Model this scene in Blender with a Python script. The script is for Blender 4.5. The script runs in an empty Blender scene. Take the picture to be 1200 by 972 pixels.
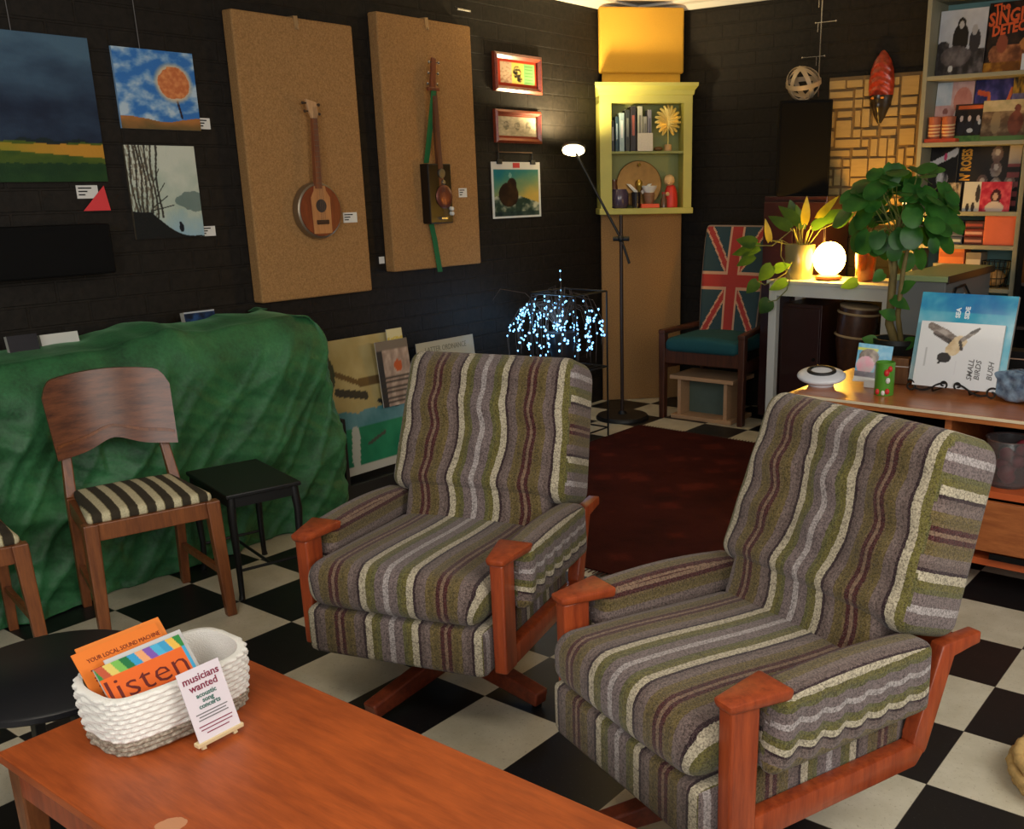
import bpy, bmesh, math, random
from mathutils import Vector, Matrix, noise
random.seed(7)
PI = math.pi
R = math.radians
scene = bpy.context.scene
COL = scene.collection
T = 0.305                      # floor tile
XW, YW, ZC = -0.66, 0.95, 2.51  # left wall plane, far right wall plane, ceiling

# ------------------------------------------------------------------ camera
CAMF = 1158.7346
CX, CY = 707.419, 562.3208
CC = Vector((3.3764415, -4.960581, 1.4583575))
FW = Vector((-0.56695599, 0.77206113, -0.2871977)).normalized()
RT = Vector((0.80809541, 0.58892797, -0.01206886))
RT = (RT - FW * RT.dot(FW)).normalized()
UP = RT.cross(FW).normalized()
cam = bpy.data.cameras.new('camera')
cam.sensor_width = 36.0
cam.lens = CAMF / 1200 * 36.0
cam.shift_x = (600 - CX) / 1200
cam.shift_y = (CY - 486) / 1200
cam.clip_start = 0.05
cam_ob = bpy.data.objects.new('camera', cam)
COL.objects.link(cam_ob)
m = Matrix((RT, UP, -FW)).transposed().to_4x4()
m.translation = CC
cam_ob.matrix_world = m
scene.camera = cam_ob

def ray(px, py):
    return (CAMF * FW + (px - CX) * RT - (py - CY) * UP).normalized()
def hit(px, py, ax, k):
    d = ray(px, py)
    return CC + d * ((k - CC[ax]) / d[ax])
def atX(px, py, k): return hit(px, py, 0, k)
def atY(px, py, k): return hit(px, py, 1, k)
def atZ(px, py, k=0.0): return hit(px, py, 2, k)

# ------------------------------------------------------------------ materials
def lin(c):
    out = []
    for v in c[:3]:
        v = max(0.0, min(255.0, v)) / 255.0
        out.append(v / 12.92 if v <= 0.04045 else ((v + 0.055) / 1.055) ** 2.4)
    return (out[0], out[1], out[2], 1.0)

class NT:
    def __init__(s, name):
        s.m = bpy.data.materials.new(name)
        s.m.use_nodes = True
        s.t = s.m.node_tree
        s.b = s.t.nodes['Principled BSDF']
    def n(s, kind, **kw):
        x = s.t.nodes.new(kind)
        for k, v in kw.items():
            if k.startswith('_'):
                setattr(x, k[1:], v)
            else:
                x.inputs[k.replace('__', ' ')].default_value = v
        return x
    def l(s, a, b): s.t.links.new(a, b)
    def coord(s, kind='Object'):
        return s.n('ShaderNodeTexCoord').outputs[kind]
    def math(s, op, a, b=None, c=None):
        x = s.t.nodes.new('ShaderNodeMath'); x.operation = op
        for i, v in enumerate((a, b, c)):
            if v is None: continue
            if isinstance(v, (int, float)): x.inputs[i].default_value = v
            else: s.l(v, x.inputs[i])
        return x.outputs[0]
    def mix(s, f, a, b, mode='MIX'):
        x = s.t.nodes.new('ShaderNodeMix'); x.data_type = 'RGBA'; x.blend_type = mode
        for i, v in ((0, f), (6, a), (7, b)):
            if isinstance(v, (int, float)): x.inputs[i].default_value = v
            elif isinstance(v, tuple): x.inputs[i].default_value = v
            else: s.l(v, x.inputs[i])
        return x.outputs[2]
    def noise(s, vec, scale, detail=4, rough=.55):
        x = s.n('ShaderNodeTexNoise', Scale=scale, Detail=detail, Roughness=rough)
        if vec is not None: s.l(vec, x.inputs['Vector'])
        return x.outputs['Fac']
    def scale(s, vec, v):
        x = s.t.nodes.new('ShaderNodeMapping'); x.inputs['Scale'].default_value = v
        s.l(vec, x.inputs['Vector']); return x.outputs[0]
    def bump(s, h, strength=.3, dist=.01):
        x = s.n('ShaderNodeBump', Strength=strength, Distance=dist)
        s.l(h, x.inputs['Height']); s.l(x.outputs[0], s.b.inputs['Normal'])
    def ramp(s, f, stops, interp='LINEAR'):
        x = s.t.nodes.new('ShaderNodeValToRGB'); e = x.color_ramp.elements
        x.color_ramp.interpolation = interp
        while len(e) < len(stops): e.new(0.5)
        for i, (p, c) in enumerate(stops):
            e[i].position = p; e[i].color = c
        s.l(f, x.inputs[0]); return x.outputs[0]

_mats = {}
def M(name, c=(128, 128, 128), rough=.6, metal=0.0, var=.0, vs=30, bump=0., bs=60, stretch=(1, 1, 1), c2=None, trans=0, emit=None, es=0, coat=0, sheen=0, spec=.5):
    if name in _mats: return _mats[name]
    t = NT(name); b = t.b
    b.inputs['Roughness'].default_value = rough
    b.inputs['Metallic'].default_value = metal
    b.inputs['Transmission Weight'].default_value = trans
    b.inputs['Coat Weight'].default_value = coat
    b.inputs['Sheen Weight'].default_value = sheen
    b.inputs['Specular IOR Level'].default_value = spec
    col = lin(c)
    b.inputs['Base Color'].default_value = col
    if var or bump or c2:
        v = t.scale(t.coord(), stretch)
        if var or c2:
            f = t.noise(v, vs)
            a = lin(c2) if c2 else tuple(x * (1 - var) for x in col[:3]) + (1,)
            f = t.ramp(f, [(.3, (0, 0, 0, 1)), (.7, (1, 1, 1, 1))])
            t.l(t.mix(f, a, col), b.inputs['Base Color'])
        if bump: t.bump(t.noise(v, bs, 3), bump, .004)
    if emit:
        b.inputs['Emission Color'].default_value = lin(emit)
        b.inputs['Emission Strength'].default_value = es
    _mats[name] = t.m
    return t.m

def wood(name, c1, c2, stretch=(6, 6, .6), rough=.4, scale=9, coat=.15):
    if name in _mats: return _mats[name]
    t = NT(name)
    v = t.scale(t.coord(), stretch)
    f = t.noise(v, scale, 6, .6)
    g = t.noise(v, scale * 6, 3)
    f = t.math('ADD', t.math('MULTIPLY', f, .75), t.math('MULTIPLY', g, .25))
    t.l(t.ramp(f, [(.32, lin(c2)), (.66, lin(c1))]), t.b.inputs['Base Color'])
    t.b.inputs['Roughness'].default_value = rough
    t.b.inputs['Coat Weight'].default_value = coat
    t.b.inputs['Coat Roughness'].default_value = .3
    t.bump(f, .08, .003)
    _mats[name] = t.m
    return t.m

def brick_mat():
    t = NT('black painted brick')
    g = t.n('ShaderNodeNewGeometry').outputs['Position']
    sx = t.n('ShaderNodeSeparateXYZ'); t.l(g, sx.inputs[0])
    cb = t.n('ShaderNodeCombineXYZ')
    t.l(t.math('ADD', sx.outputs[0], sx.outputs[1]), cb.inputs[0]); t.l(sx.outputs[2], cb.inputs[1])
    br = t.n('ShaderNodeTexBrick', Scale=1.0)
    br.offset = .5
    br.inputs['Brick Width'].default_value = .24
    br.inputs['Row Height'].default_value = .086
    br.inputs['Mortar Size'].default_value = .006
    br.inputs['Mortar Smooth'].default_value = .3
    t.l(cb.outputs[0], br.inputs['Vector'])
    nz = t.noise(g, 40, 5)
    t.l(t.ramp(nz, [(.3, lin((22, 19, 16))), (.8, lin((38, 33, 28)))]), t.b.inputs['Base Color'])
    t.b.inputs['Roughness'].default_value = .62
    t.b.inputs['Specular IOR Level'].default_value = .25
    h = t.math('SUBTRACT', t.math('MULTIPLY', nz, .25), br.outputs['Fac'])
    t.bump(h, .9, .008)
    return t.m

def floor_mat():
    t = NT('checker vinyl tiles')
    g = t.n('ShaderNodeNewGeometry').outputs['Position']
    sx = t.n('ShaderNodeSeparateXYZ'); t.l(g, sx.inputs[0])
    u = t.math('DIVIDE', sx.outputs[0], T); v = t.math('DIVIDE', sx.outputs[1], T)
    s = t.math('ADD', t.math('FLOOR', u), t.math('FLOOR', v))
    par = t.math('FLOORED_MODULO', s, 2.0)
    n1 = t.noise(g, 6, 5, .65); n2 = t.noise(g, 120, 2)
    white = t.mix(t.ramp(n1, [(.35, (0, 0, 0, 1)), (.75, (1, 1, 1, 1))]), lin((190, 182, 160)), lin((214, 207, 188)))
    white = t.mix(t.ramp(n2, [(.62, (0, 0, 0, 1)), (.72, (1, 1, 1, 1))]), white, lin((170, 160, 138)))
    vo = t.n('ShaderNodeTexVoronoi', Scale=55.0); t.l(t.scale(g, (1, 2.2, 1)), vo.inputs['Vector'])
    fl = t.ramp(t.math('ADD', vo.outputs['Distance'], t.math('MULTIPLY', n1, .28)), [(.2, (1, 1, 1, 1)), (.25, (0, 0, 0, 1))])
    black = t.mix(fl, lin((22, 22, 24)), lin((70, 70, 68)))
    c = t.mix(par, white, black)
    # seams
    def seam(w):
        f = t.math('FRACT', w); f = t.math('ABSOLUTE', t.math('SUBTRACT', f, .5))
        return t.math('GREATER_THAN', f, .4965)
    sm = t.math('MAXIMUM', seam(u), seam(v))
    c = t.mix(t.math('MULTIPLY', sm, .7), c, lin((60, 54, 46)))
    t.l(c, t.b.inputs['Base Color'])
    t.l(t.math('ADD', .32, t.math('MULTIPLY', n1, .2)), t.b.inputs['Roughness'])
    t.b.inputs['Specular IOR Level'].default_value = .4
    t.bump(t.math('ADD', t.math('MULTIPLY', n2, .15), t.math('SUBTRACT', 1.0, sm)), .15, .002)
    return t.m

STRIPES = [(0, (138, 112, 92)), (.004, (78, 34, 34)), (.0155, (116, 98, 64)), (.022, (106, 92, 52)), (.036, (116, 100, 60)), (.047, (124, 108, 104)), (.062, (112, 96, 92)),
           (.075, (54, 36, 42)), (.083, (198, 188, 164)), (.103, (112, 106, 54)), (.118, (104, 102, 60)), (.130, (126, 112, 112)), (.156, (182, 174, 174))]
def fabric_mat():
    t = NT('striped boucle fabric')
    a = t.n('ShaderNodeAttribute', _attribute_name='s')
    v = t.coord('Object')
    w = t.math('MULTIPLY', t.math('SUBTRACT', t.noise(v, 130, 2), .5), .006)
    s = t.math('ADD', a.outputs['Fac'], w)
    d = t.math('PINGPONG', t.math('ADD', s, .165 + 3.3), .165)
    f = t.math('DIVIDE', d, .165)
    col = t.ramp(f, [(p / .165, lin(c)) for p, c in STRIPES], 'CONSTANT')
    n1 = t.noise(v, 210, 3, .75); n2 = t.noise(v, 600, 1)
    sp = t.ramp(n1, [(.37, (.22, .21, .2, 1)), (.58, (.95, .93, .9, 1))])
    col = t.mix(.9, col, sp, 'MULTIPLY')
    col = t.mix(t.math('MULTIPLY', t.ramp(n2, [(.55, (0, 0, 0, 1)), (.68, (1, 1, 1, 1))]), .22), col, lin((190, 170, 160)))
    t.l(col, t.b.inputs['Base Color'])
    t.b.inputs['Roughness'].default_value = .95
    t.b.inputs['Specular IOR Level'].default_value = .1
    t.b.inputs['Sheen Weight'].default_value = .15
    t.bump(t.math('ADD', n1, t.math('MULTIPLY', n2, .5)), .7, .004)
    return t.m

def vcol_mat(name, rough=.5, coat=0.0, bump=0.0):
    if name in _mats: return _mats[name]
    t = NT(name)
    a = t.n('ShaderNodeAttribute', _attribute_name='col')
    t.l(a.outputs['Color'], t.b.inputs['Base Color'])
    t.b.inputs['Roughness'].default_value = rough
    t.b.inputs['Coat Weight'].default_value = coat
    t.b.inputs['Coat Roughness'].default_value = .08
    t.b.inputs['Specular IOR Level'].default_value = .3
    if bump: t.bump(t.noise(t.coord(), 90, 4), bump, .003)
    _mats[name] = t.m
    return t.m

# ------------------------------------------------------------------ objects
def tag(o, label, cat, group=None):
    o['label'] = label; o['category'] = cat
    if group: o['group'] = group
    return o
def thing(name, label, cat, loc=(0, 0, 0), rz=0.0, group=None):
    o = bpy.data.objects.new(name, None)
    o.empty_display_size = .05
    COL.objects.link(o)
    o.location = loc; o.rotation_euler = (0, 0, rz)
    return tag(o, label, cat, group)
def link(name, me, mat, parent=None, loc=None, rot=None):
    if mat is not None:
        me.materials.clear(); me.materials.append(mat)
    o = bpy.data.objects.new(name, me)
    COL.objects.link(o)
    if parent is not None: o.parent = parent
    if loc is not None: o.location = loc
    if rot is not None: o.rotation_euler = rot
    return o

class MB:
    """collects primitive shapes into one mesh"""
    def __init__(s): s.bm = bmesh.new(); s.x = Matrix.Identity(4)
    def at(s, loc=(0, 0, 0), rot=(0, 0, 0)):
        from mathutils import Euler
        s.x = Matrix.Translation(loc) @ Euler(rot).to_matrix().to_4x4(); return s
    def v(s, p): return s.bm.verts.new(s.x @ Vector(p))
    def f(s, vs):
        try: return s.bm.faces.new(vs)
        except ValueError: return None
    def box(s, x0, x1, y0, y1, z0, z1, bev=0.0, seg=2):
        vs = [s.v(p) for p in ((x0, y0, z0), (x1, y0, z0), (x1, y1, z0), (x0, y1, z0), (x0, y0, z1), (x1, y0, z1), (x1, y1, z1), (x0, y1, z1))]
        fs = [s.f([vs[i] for i in q]) for q in ((0, 3, 2, 1), (4, 5, 6, 7), (0, 1, 5, 4), (1, 2, 6, 5), (2, 3, 7, 6), (3, 0, 4, 7))]
        if bev:
            es = list({e for f in fs for e in f.edges})
            bmesh.ops.bevel(s.bm, geom=es, offset=bev, segments=seg, profile=.5, affect='EDGES')
        return s
    def hexa(s, b, t, bev=0.0):
        vs = [s.v(p) for p in list(b) + list(t)]
        fs = [s.f([vs[i] for i in q]) for q in ((0, 3, 2, 1), (4, 5, 6, 7), (0, 1, 5, 4), (1, 2, 6, 5), (2, 3, 7, 6), (3, 0, 4, 7))]
        if bev:
            es = list({e for f in fs for e in f.edges})
            bmesh.ops.bevel(s.bm, geom=es, offset=bev, segments=2, profile=.5, affect='EDGES')
        return s
    def bar(s, p, q, w, d, w2=None, d2=None, bev=0.0, side=None):
        p = Vector(p); q = Vector(q); a = (q - p).normalized()
        side = Vector(side) if side else Vector((0, 1, 0)) if abs(a.y) < .9 else Vector((1, 0, 0))
        x = a.cross(side).normalized(); y = x.cross(a).normalized()
        w2 = w if w2 is None else w2; d2 = d if d2 is None else d2
        c = lambda o, ww, dd: [o - x * ww / 2 - y * dd / 2, o + x * ww / 2 - y * dd / 2, o + x * ww / 2 + y * dd / 2, o - x * ww / 2 + y * dd / 2]
        return s.hexa(c(p, w, d), c(q, w2, d2), bev)
    def tube(s, pts, r, seg=8, cap=True, closed=False):
        pts = [Vector(p) for p in pts]; n = len(pts)
        rs = r if isinstance(r, (list, tuple)) else [r] * n
        rings = []; up = None
        for i, p in enumerate(pts):
            if closed: a = pts[(i + 1) % n] - pts[i - 1]
            else: a = pts[min(i + 1, n - 1)] - pts[max(i - 1, 0)]
            a.normalize()
            if up is None:
                up = Vector((0, 0, 1)) if abs(a.z) < .9 else Vector((1, 0, 0))
            up = (up - a * up.dot(a))
            if up.length < 1e-6: up = a.orthogonal()
            up.normalize(); sd = a.cross(up)
            rings.append([s.v(p + (up * math.cos(2 * PI * k / seg) + sd * math.sin(2 * PI * k / seg)) * rs[i]) for k in range(seg)])
        m_ = n if closed else n - 1
        for i in range(m_):
            A = rings[i]; B = rings[(i + 1) % n]
            for k in range(seg): s.f([A[k], B[k], B[(k + 1) % seg], A[(k + 1) % seg]])
        if cap and not closed:
            s.f(rings[0]); s.f(rings[-1][::-1])
        return s
    def lathe(s, prof, seg=24, cap=True):
        rings = [[s.v((r * math.cos(2 * PI * k / seg), r * math.sin(2 * PI * k / seg), z)) for k in range(seg)] for r, z in prof]
        for A, B in zip(rings, rings[1:]):
            for k in range(seg): s.f([A[k], A[(k + 1) % seg], B[(k + 1) % seg], B[k]])
        if cap:
            s.f(rings[0][::-1]); s.f(rings[-1])
        return s
    def prism(s, poly, y0, y1, bev=0.0):
        """polygon in local XZ extruded along Y"""
        A = [s.v((x, y0, z)) for x, z in poly]; B = [s.v((x, y1, z)) for x, z in poly]; n = len(poly)
        fs = [s.f(A), s.f(B[::-1])]
        for i in range(n): fs.append(s.f([A[(i + 1) % n], A[i], B[i], B[(i + 1) % n]]))
        if bev:
            es = list({e for f in fs if f for e in f.edges})
            bmesh.ops.bevel(s.bm, geom=es, offset=bev, segments=2, profile=.5, affect='EDGES')
        return s
    def ball(s, c, r, seg=12, rings=8):
        r = r if isinstance(r, (tuple, list)) else (r, r, r)
        mt = s.x @ Matrix.Translation(c) @ Matrix.Diagonal((r[0], r[1], r[2], 1))
        bmesh.ops.create_uvsphere(s.bm, u_segments=seg, v_segments=rings, radius=1.0, matrix=mt); return s
    def rbox(s, c, size, r, n=8, fn=None):
        """rounded box from a dense cube grid; fn deforms points"""
        hx, hy, hz = (a / 2 for a in size); r = min(r, hx, hy, hz); made = {}
        nn = n if isinstance(n, tuple) else (n, n, n)
        def pos(i, L, k):
            # denser near the ends
            t_ = 2 * i / k - 1
            return L * math.sin(t_ * PI / 2) * .5 + L * t_ * .5
        def vert(i, j, k):
            key = (i, j, k)
            if key not in made:
                p = Vector((pos(i, hx, nn[0]), pos(j, hy, nn[1]), pos(k, hz, nn[2])))
                q = Vector((max(-hx + r, min(hx - r, p.x)), max(-hy + r, min(hy - r, p.y)), max(-hz + r, min(hz - r, p.z))))
                d = p - q
                if d.length > 1e-9: p = q + d.normalized() * r
                if fn: p = fn(p)
                made[key] = s.v(p + Vector(c))
            return made[key]
        a, b, g = nn
        for i in range(a):
            for j in range(b):
                s.f([vert(i, j, 0), vert(i, j + 1, 0), vert(i + 1, j + 1, 0), vert(i + 1, j, 0)])
                s.f([vert(i, j, g), vert(i + 1, j, g), vert(i + 1, j + 1, g), vert(i, j + 1, g)])
        for i in range(a):
            for k in range(g):
                s.f([vert(i, 0, k), vert(i + 1, 0, k), vert(i + 1, 0, k + 1), vert(i, 0, k + 1)])
                s.f([vert(i, b, k), vert(i, b, k + 1), vert(i + 1, b, k + 1), vert(i + 1, b, k)])
        for j in range(b):
            for k in range(g):
                s.f([vert(0, j, k), vert(0, j, k + 1), vert(0, j + 1, k + 1), vert(0, j + 1, k)])
                s.f([vert(a, j, k), vert(a, j + 1, k), vert(a, j + 1, k + 1), vert(a, j, k + 1)])
        return s
    def mesh(s, name, smooth=False, attr=None):
        bmesh.ops.recalc_face_normals(s.bm, faces=s.bm.faces[:])
        me = bpy.data.meshes.new(name)
        s.bm.to_mesh(me); s.bm.free()
        if smooth:
            if smooth is True: smooth = 50
            me.polygons.foreach_set('use_smooth', [True] * len(me.polygons))
            try: me.set_sharp_from_angle(angle=R(smooth))
            except Exception: pass
        if attr:
            at = me.attributes.new('s', 'FLOAT', 'CORNER')
            for p in me.polygons:
                for li in p.loop_indices:
                    at.data[li].value = attr(p, me.vertices[me.loops[li].vertex_index].co)
        return me
    def build(s, name, mat, parent=None, smooth=False, attr=None, loc=None, rot=None):
        return link(name, s.mesh(name, smooth, attr), mat, parent, loc, rot)

def struct(o): o['kind'] = 'structure'; return o

def copy_tree(o, parent=None):
    c = o.copy(); COL.objects.link(c)
    if parent is not None: c.parent = parent
    for ch in [x for x in bpy.data.objects if x.parent == o]:
        copy_tree(ch, c)
    return c

def picture(name, w, h, nx, ny, fn, parent, mat=None, loc=(0, 0, 0), rot=(0, 0, 0), thick=0.0):
    """flat printed surface in local XZ, facing -Y; every cell carries its own ink colour"""
    verts = []; faces = []
    for j in range(ny + 1):
        for i in range(nx + 1): verts.append((-w / 2 + w * i / nx, 0, h * j / ny))
    for j in range(ny):
        for i in range(nx):
            a = j * (nx + 1) + i
            faces.append((a, a + 1, a + nx + 2, a + nx + 1))
    cols = [lin(fn(min(.999, max(.001, i / nx)), min(.999, max(.001, j / ny)))) for j in range(ny + 1) for i in range(nx + 1)]
    if thick:
        n0 = len(verts)
        verts += [(-w / 2, 0, 0), (w / 2, 0, 0), (w / 2, 0, h), (-w / 2, 0, h), (-w / 2, thick, 0), (w / 2, thick, 0), (w / 2, thick, h), (-w / 2, thick, h)]
        edge = lin(fn(.04, .5)) if mat is CANVAS else (.5, .48, .44, 1)
        cols += [edge] * 8
        for q in ((1, 5, 6, 2), (4, 0, 3, 7), (3, 2, 6, 7), (4, 5, 1, 0), (5, 4, 7, 6)):
            faces.append(tuple(n0 + k for k in q))
    me = bpy.data.meshes.new(name)
    me.from_pydata(verts, [], faces)
    at = me.attributes.new('col', 'FLOAT_COLOR', 'POINT')
    for i, c in enumerate(cols): at.data[i].color = c
    return link(name, me, mat or vcol_mat('printed paper'), parent, loc, rot)

def text(body, size, mat, parent, loc, rot=(0, 0, 0), align='CENTER', shear=0.0, sx=1.0, name='lettering', bold=0.0):
    cu = bpy.data.curves.new('t', 'FONT')
    cu.body = body; cu.size = size; cu.align_x = align; cu.align_y = 'CENTER'; cu.shear = shear; cu.resolution_u = 2
    cu.offset = bold; cu.extrude = .0004
    o = bpy.data.objects.new('t', cu); COL.objects.link(o)
    dg = bpy.context.evaluated_depsgraph_get()
    me = bpy.data.meshes.new_from_object(o.evaluated_get(dg))
    bpy.data.objects.remove(o)
    for v in me.vertices: v.co = Vector((v.co.x * sx, -v.co.z - .0006, v.co.y))
    return link(name, me, mat, parent, loc, rot)

def nz(x, y, s=1.0, z=0.0): return noise.noise(Vector((x * s, y * s, z)))
def fbm(x, y, s=1.0, z=0.0, o=4):
    t_ = 0; a = 1
    for k in range(o): t_ += a * noise.noise(Vector((x * s, y * s, z + k * 7.3))); a *= .55; s *= 2
    return t_
def lerp(a, b, t_):
    t_ = max(0, min(1, t_)); return tuple(x + (y - x) * t_ for x, y in zip(a, b))
def disc(u, v, cx, cy, rx, ry): return ((u - cx) / rx) ** 2 + ((v - cy) / ry) ** 2 < 1
def seg_d(u, v, a, b):
    ax, ay = a; bx, by = b; dx, dy = bx - ax, by - ay
    t_ = max(0, min(1, ((u - ax) * dx + (v - ay) * dy) / (dx * dx + dy * dy)))
    return math.hypot(u - ax - dx * t_, v - ay - dy * t_)

WALL_L = R(90)       # things that face away from the left wall

# shared materials
FAB = fabric_mat()
TEAK = wood('teak frame', (168, 74, 34), (118, 44, 20), rough=.38)
OAK = wood('dark oak', (138, 80, 40), (92, 48, 24), rough=.42)
PLY = wood('walnut ply', (128, 76, 48), (70, 40, 28), stretch=(1.2, 1.2, 7), rough=.35)
BLACK = M('satin black', (20, 20, 21), .45)
MATTE = M('matte black', (11, 10, 10), .85, bump=.2, bs=200, spec=.2)
WHITE = M('white paint', (205, 208, 205), .5)
CARD = M('white card', (226, 226, 222), .7)
INK = M('black ink', (22, 20, 22), .8)
GREYINK = M('grey ink', (110, 108, 108), .8)
CHROME = M('chrome', (205, 205, 205), .22, 1.0)
PAPER = vcol_mat('printed paper', .55)
GLOSSY = vcol_mat('glossy print', .35, .4)
CANVAS = vcol_mat('painted canvas', .6, 0, .5)

# ------------------------------------------------------------------ room
def quad(name, a, b, c, d, mat):
    me = bpy.data.meshes.new(name); me.from_pydata([a, b, c, d], [], [(0, 1, 2, 3)])
    return struct(link(name, me, mat))
BR = brick_mat()
mb = MB(); mb.box(XW, 4.6, -7.2, YW, -.08, 0); struct(mb.build('floor', floor_mat()))
mb = MB(); mb.box(XW - .11, XW, -7.2, YW + .11, 0, ZC + .05); struct(mb.build('wall_left', BR))
mb = MB(); mb.box(XW, 4.6, YW, YW + .11, 0, ZC + .05); struct(mb.build('wall_back', BR))
CEIL = M('white ceiling', (232, 228, 218), .8, var=.04, vs=4)
mb = MB(); mb.box(XW - .11, 4.6, -7.2, YW + .11, ZC + .05, ZC + .12); struct(mb.build('ceiling', CEIL))
# coved cornice
prof = [(0, 0), (.0, .05), (.09, .05), (.09, .035), (.05, .028), (.02, .0)]
mb = MB(); mb.prism([(XW + x, ZC + z) for x, z in prof], -7.2, YW); struct(mb.build('trim_1', CEIL))
mb = MB().at((0, 0, 0), (0, 0, R(90))); mb.prism([(YW - x, ZC + z) for x, z in prof], -4.6, -XW); struct(mb.build('trim_2', CEIL))

# ------------------------------------------------------------------ left wall: pictures
def wall_thing(name, label, cat, y, z, x=XW, group=None): return thing(name, label, cat, (x, y, z), WALL_L, group)
def price_card(px, py, w, h, x, label, lines=3):
    p = atX(px, py, x)
    t_ = wall_thing('label_card', label, 'label', p.y, p.z - h / 2, x + .0035, 'exhibit label cards on the left wall')
    mb = MB(); mb.box(-w / 2, w / 2, 0, .003, 0, h); mb.build('card', CARD, t_)
    for k in range(lines):
        ln = (.62, .42, .3)[k] * w
        mb = MB(); z = h * (.8 - .25 * k); mb.box(-w * .42, -w * .42 + ln, -.0006, 0, z - .003, z + .002); mb.build('text_line', INK, t_)
    return t_

def storm(u, v):
    n = fbm(u * 1.5, v * 2.2, 2.2, 1.0)
    if v > .27 + .03 * nz(u, 0, 6):
        t_ = (v - .27) / .73
        c = lerp((22, 36, 60), (74, 104, 128), max(t_, 0) ** 1.1 + n * .35)
        if v < .29 + .05 * nz(u, 3, 12) + .07 * max(0, 1 - u / .3): c = lerp(c, (18, 36, 32), .8)
        return c
    lowe = .25 - .085 * max(0, (u - .2) / .8) + .008 * nz(u, 2, 20)
    if u > .22 and lowe < v < .262 + .006 * nz(u, 7, 9): return lerp((128, 136, 34), (198, 142, 48), (u - .35) * 2.2 + n * .3)
    if v > .13 + .02 * nz(u, 5, 24): return lerp((44, 74, 26), (92, 106, 30), .5 + n)
    return lerp((16, 52, 26), (34, 70, 30), .5 + n)
t_ = wall_thing('landscape_painting', 'large stormy blue landscape canvas over green and yellow fields', 'painting', -3.19, 1.489, XW + .022)
picture('canvas', .78, .525, 200, 130, storm, t_, CANVAS, thick=.02)
mb = MB(); mb.tube([(.12, .015, .525), (.115, .018, 1.03)], .0018, 5); mb.build('hanging_wire', GREYINK, t_)

def suntree(u, v):
    n = fbm(u * 1.2 + v * .6, v * 1.8 - u * .5, 3.0, 4.0)
    c = lerp((52, 118, 196), (186, 208, 226), n * 1.25 + .35)
    if v < .13 + .03 * math.sin(u * 7 + 1) + .01 * n: c = lerp((176, 116, 62), (108, 88, 52), (.14 - v) * 7 + n * .4)
    r = math.hypot((u - .71), (v - .6) * .95)
    if seg_d(u, v, (.72, .45), (.77, .16)) < .014 and v > .13: c = (48, 36, 44)
    if r < .2 + .03 * n: c = lerp((202, 112, 66), (228, 150, 92), fbm(u, v, 14, 2) + .35)
    elif r < .26: c = lerp((214, 196, 168), c, (r - .2) / .06)
    return c
t_ = wall_thing('tree_painting', 'square blue sky canvas with a round orange tree', 'painting', -2.53, 1.693, XW + .013)
picture('canvas', .35, .305, 130, 116, suntree, t_, CANVAS, thick=.012)
mb = MB(); mb.tube([(-.05, .008, .30), (-.055, .010, .82)], .0018, 5); mb.build('hanging_wire', GREYINK, t_)

def winter(u, v):
    n = fbm(u, v, 4, 9.0)
    c = lerp((168, 186, 172), (206, 212, 198), v * 1.1 + n * .4)
    if v < .32: c = lerp((150, 186, 206), c, v / .32 + n * .3)
    if disc(u, v, .88, .4, .26, .1 + .04 * n): c = lerp(c, (84, 106, 104), .7)
    hill = .30 - .04 * u if u < .25 else .29 * max(0, 1 - (u - .25) / .62) ** 2 + .012
    if v < hill + .01 * n: return (16, 20, 22)
    for k, x0 in enumerate((.06, .12, .17, .22, .28, .34, .4)):
        if abs(u - x0 - .02 * math.sin(v * 8 + k) - .03 * (v - .3) * (k - 3) * .3) < .012 + .012 * abs(nz(u * 4, v * 4, 6, k)) and v > .22: c = lerp(c, (38, 34, 30), .85)
    if u < .36 and nz(u * 3, v, 16, 2) > .05: c = lerp(c, (96, 84, 66), .6)
    for a, b in (((.25, .3), (.6, .36)), ((.3, .34), (.52, .46)), ((.36, .45), (.5, .6)), ((.34, .6), (.44, .75))):
        if seg_d(u, v, a, b) < .006: c = (48, 50, 46)
    if disc(u, v, .67, .11, .035, .05) or disc(u, v, .66, .16, .02, .02): c = (14, 22, 34)
    return c
t_ = wall_thing('winter_painting', 'pale winter canvas of bare trees beside a dark hill', 'painting', -2.555, 1.258, XW + .013)
picture('canvas', .31, .372, 130, 150, winter, t_, CANVAS, thick=.012)

price_card(102, 225, .085, .05, XW, 'white label card beside the red triangle under the storm landscape')
price_card(239, 145, .055, .045, XW, 'white label card beside the blue sky tree canvas')
price_card(243, 271, .075, .042, XW, 'white label card beside the pale winter canvas')
t_ = atX(113, 247, XW)
mb = MB(); mb.prism([(-.055, 0), (.055, 0), (.04, .095)], 0, .002)
tag(mb.build('paper_triangle', M('red paper', (226, 60, 66), .6), None, loc=(XW + .0085, t_.y, t_.z), rot=(0, 0, WALL_L)), 'red paper triangle stuck under the storm landscape', 'marker')
mb = MB(); mb.box(-.45, .45, -.1, 0, 0, .19, .008); mb.box(-.42, .42, -.104, -.1, .02, .17)
a = atX(128, 318, XW)
tag(mb.build('wall_heater', M('charcoal enamel', (11, 11, 12), .8, spec=.15), None, loc=(XW, a.y - .47, a.z), rot=(0, 0, WALL_L)), 'long black heater box on the wall under the storm landscape', 'heater')

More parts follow.
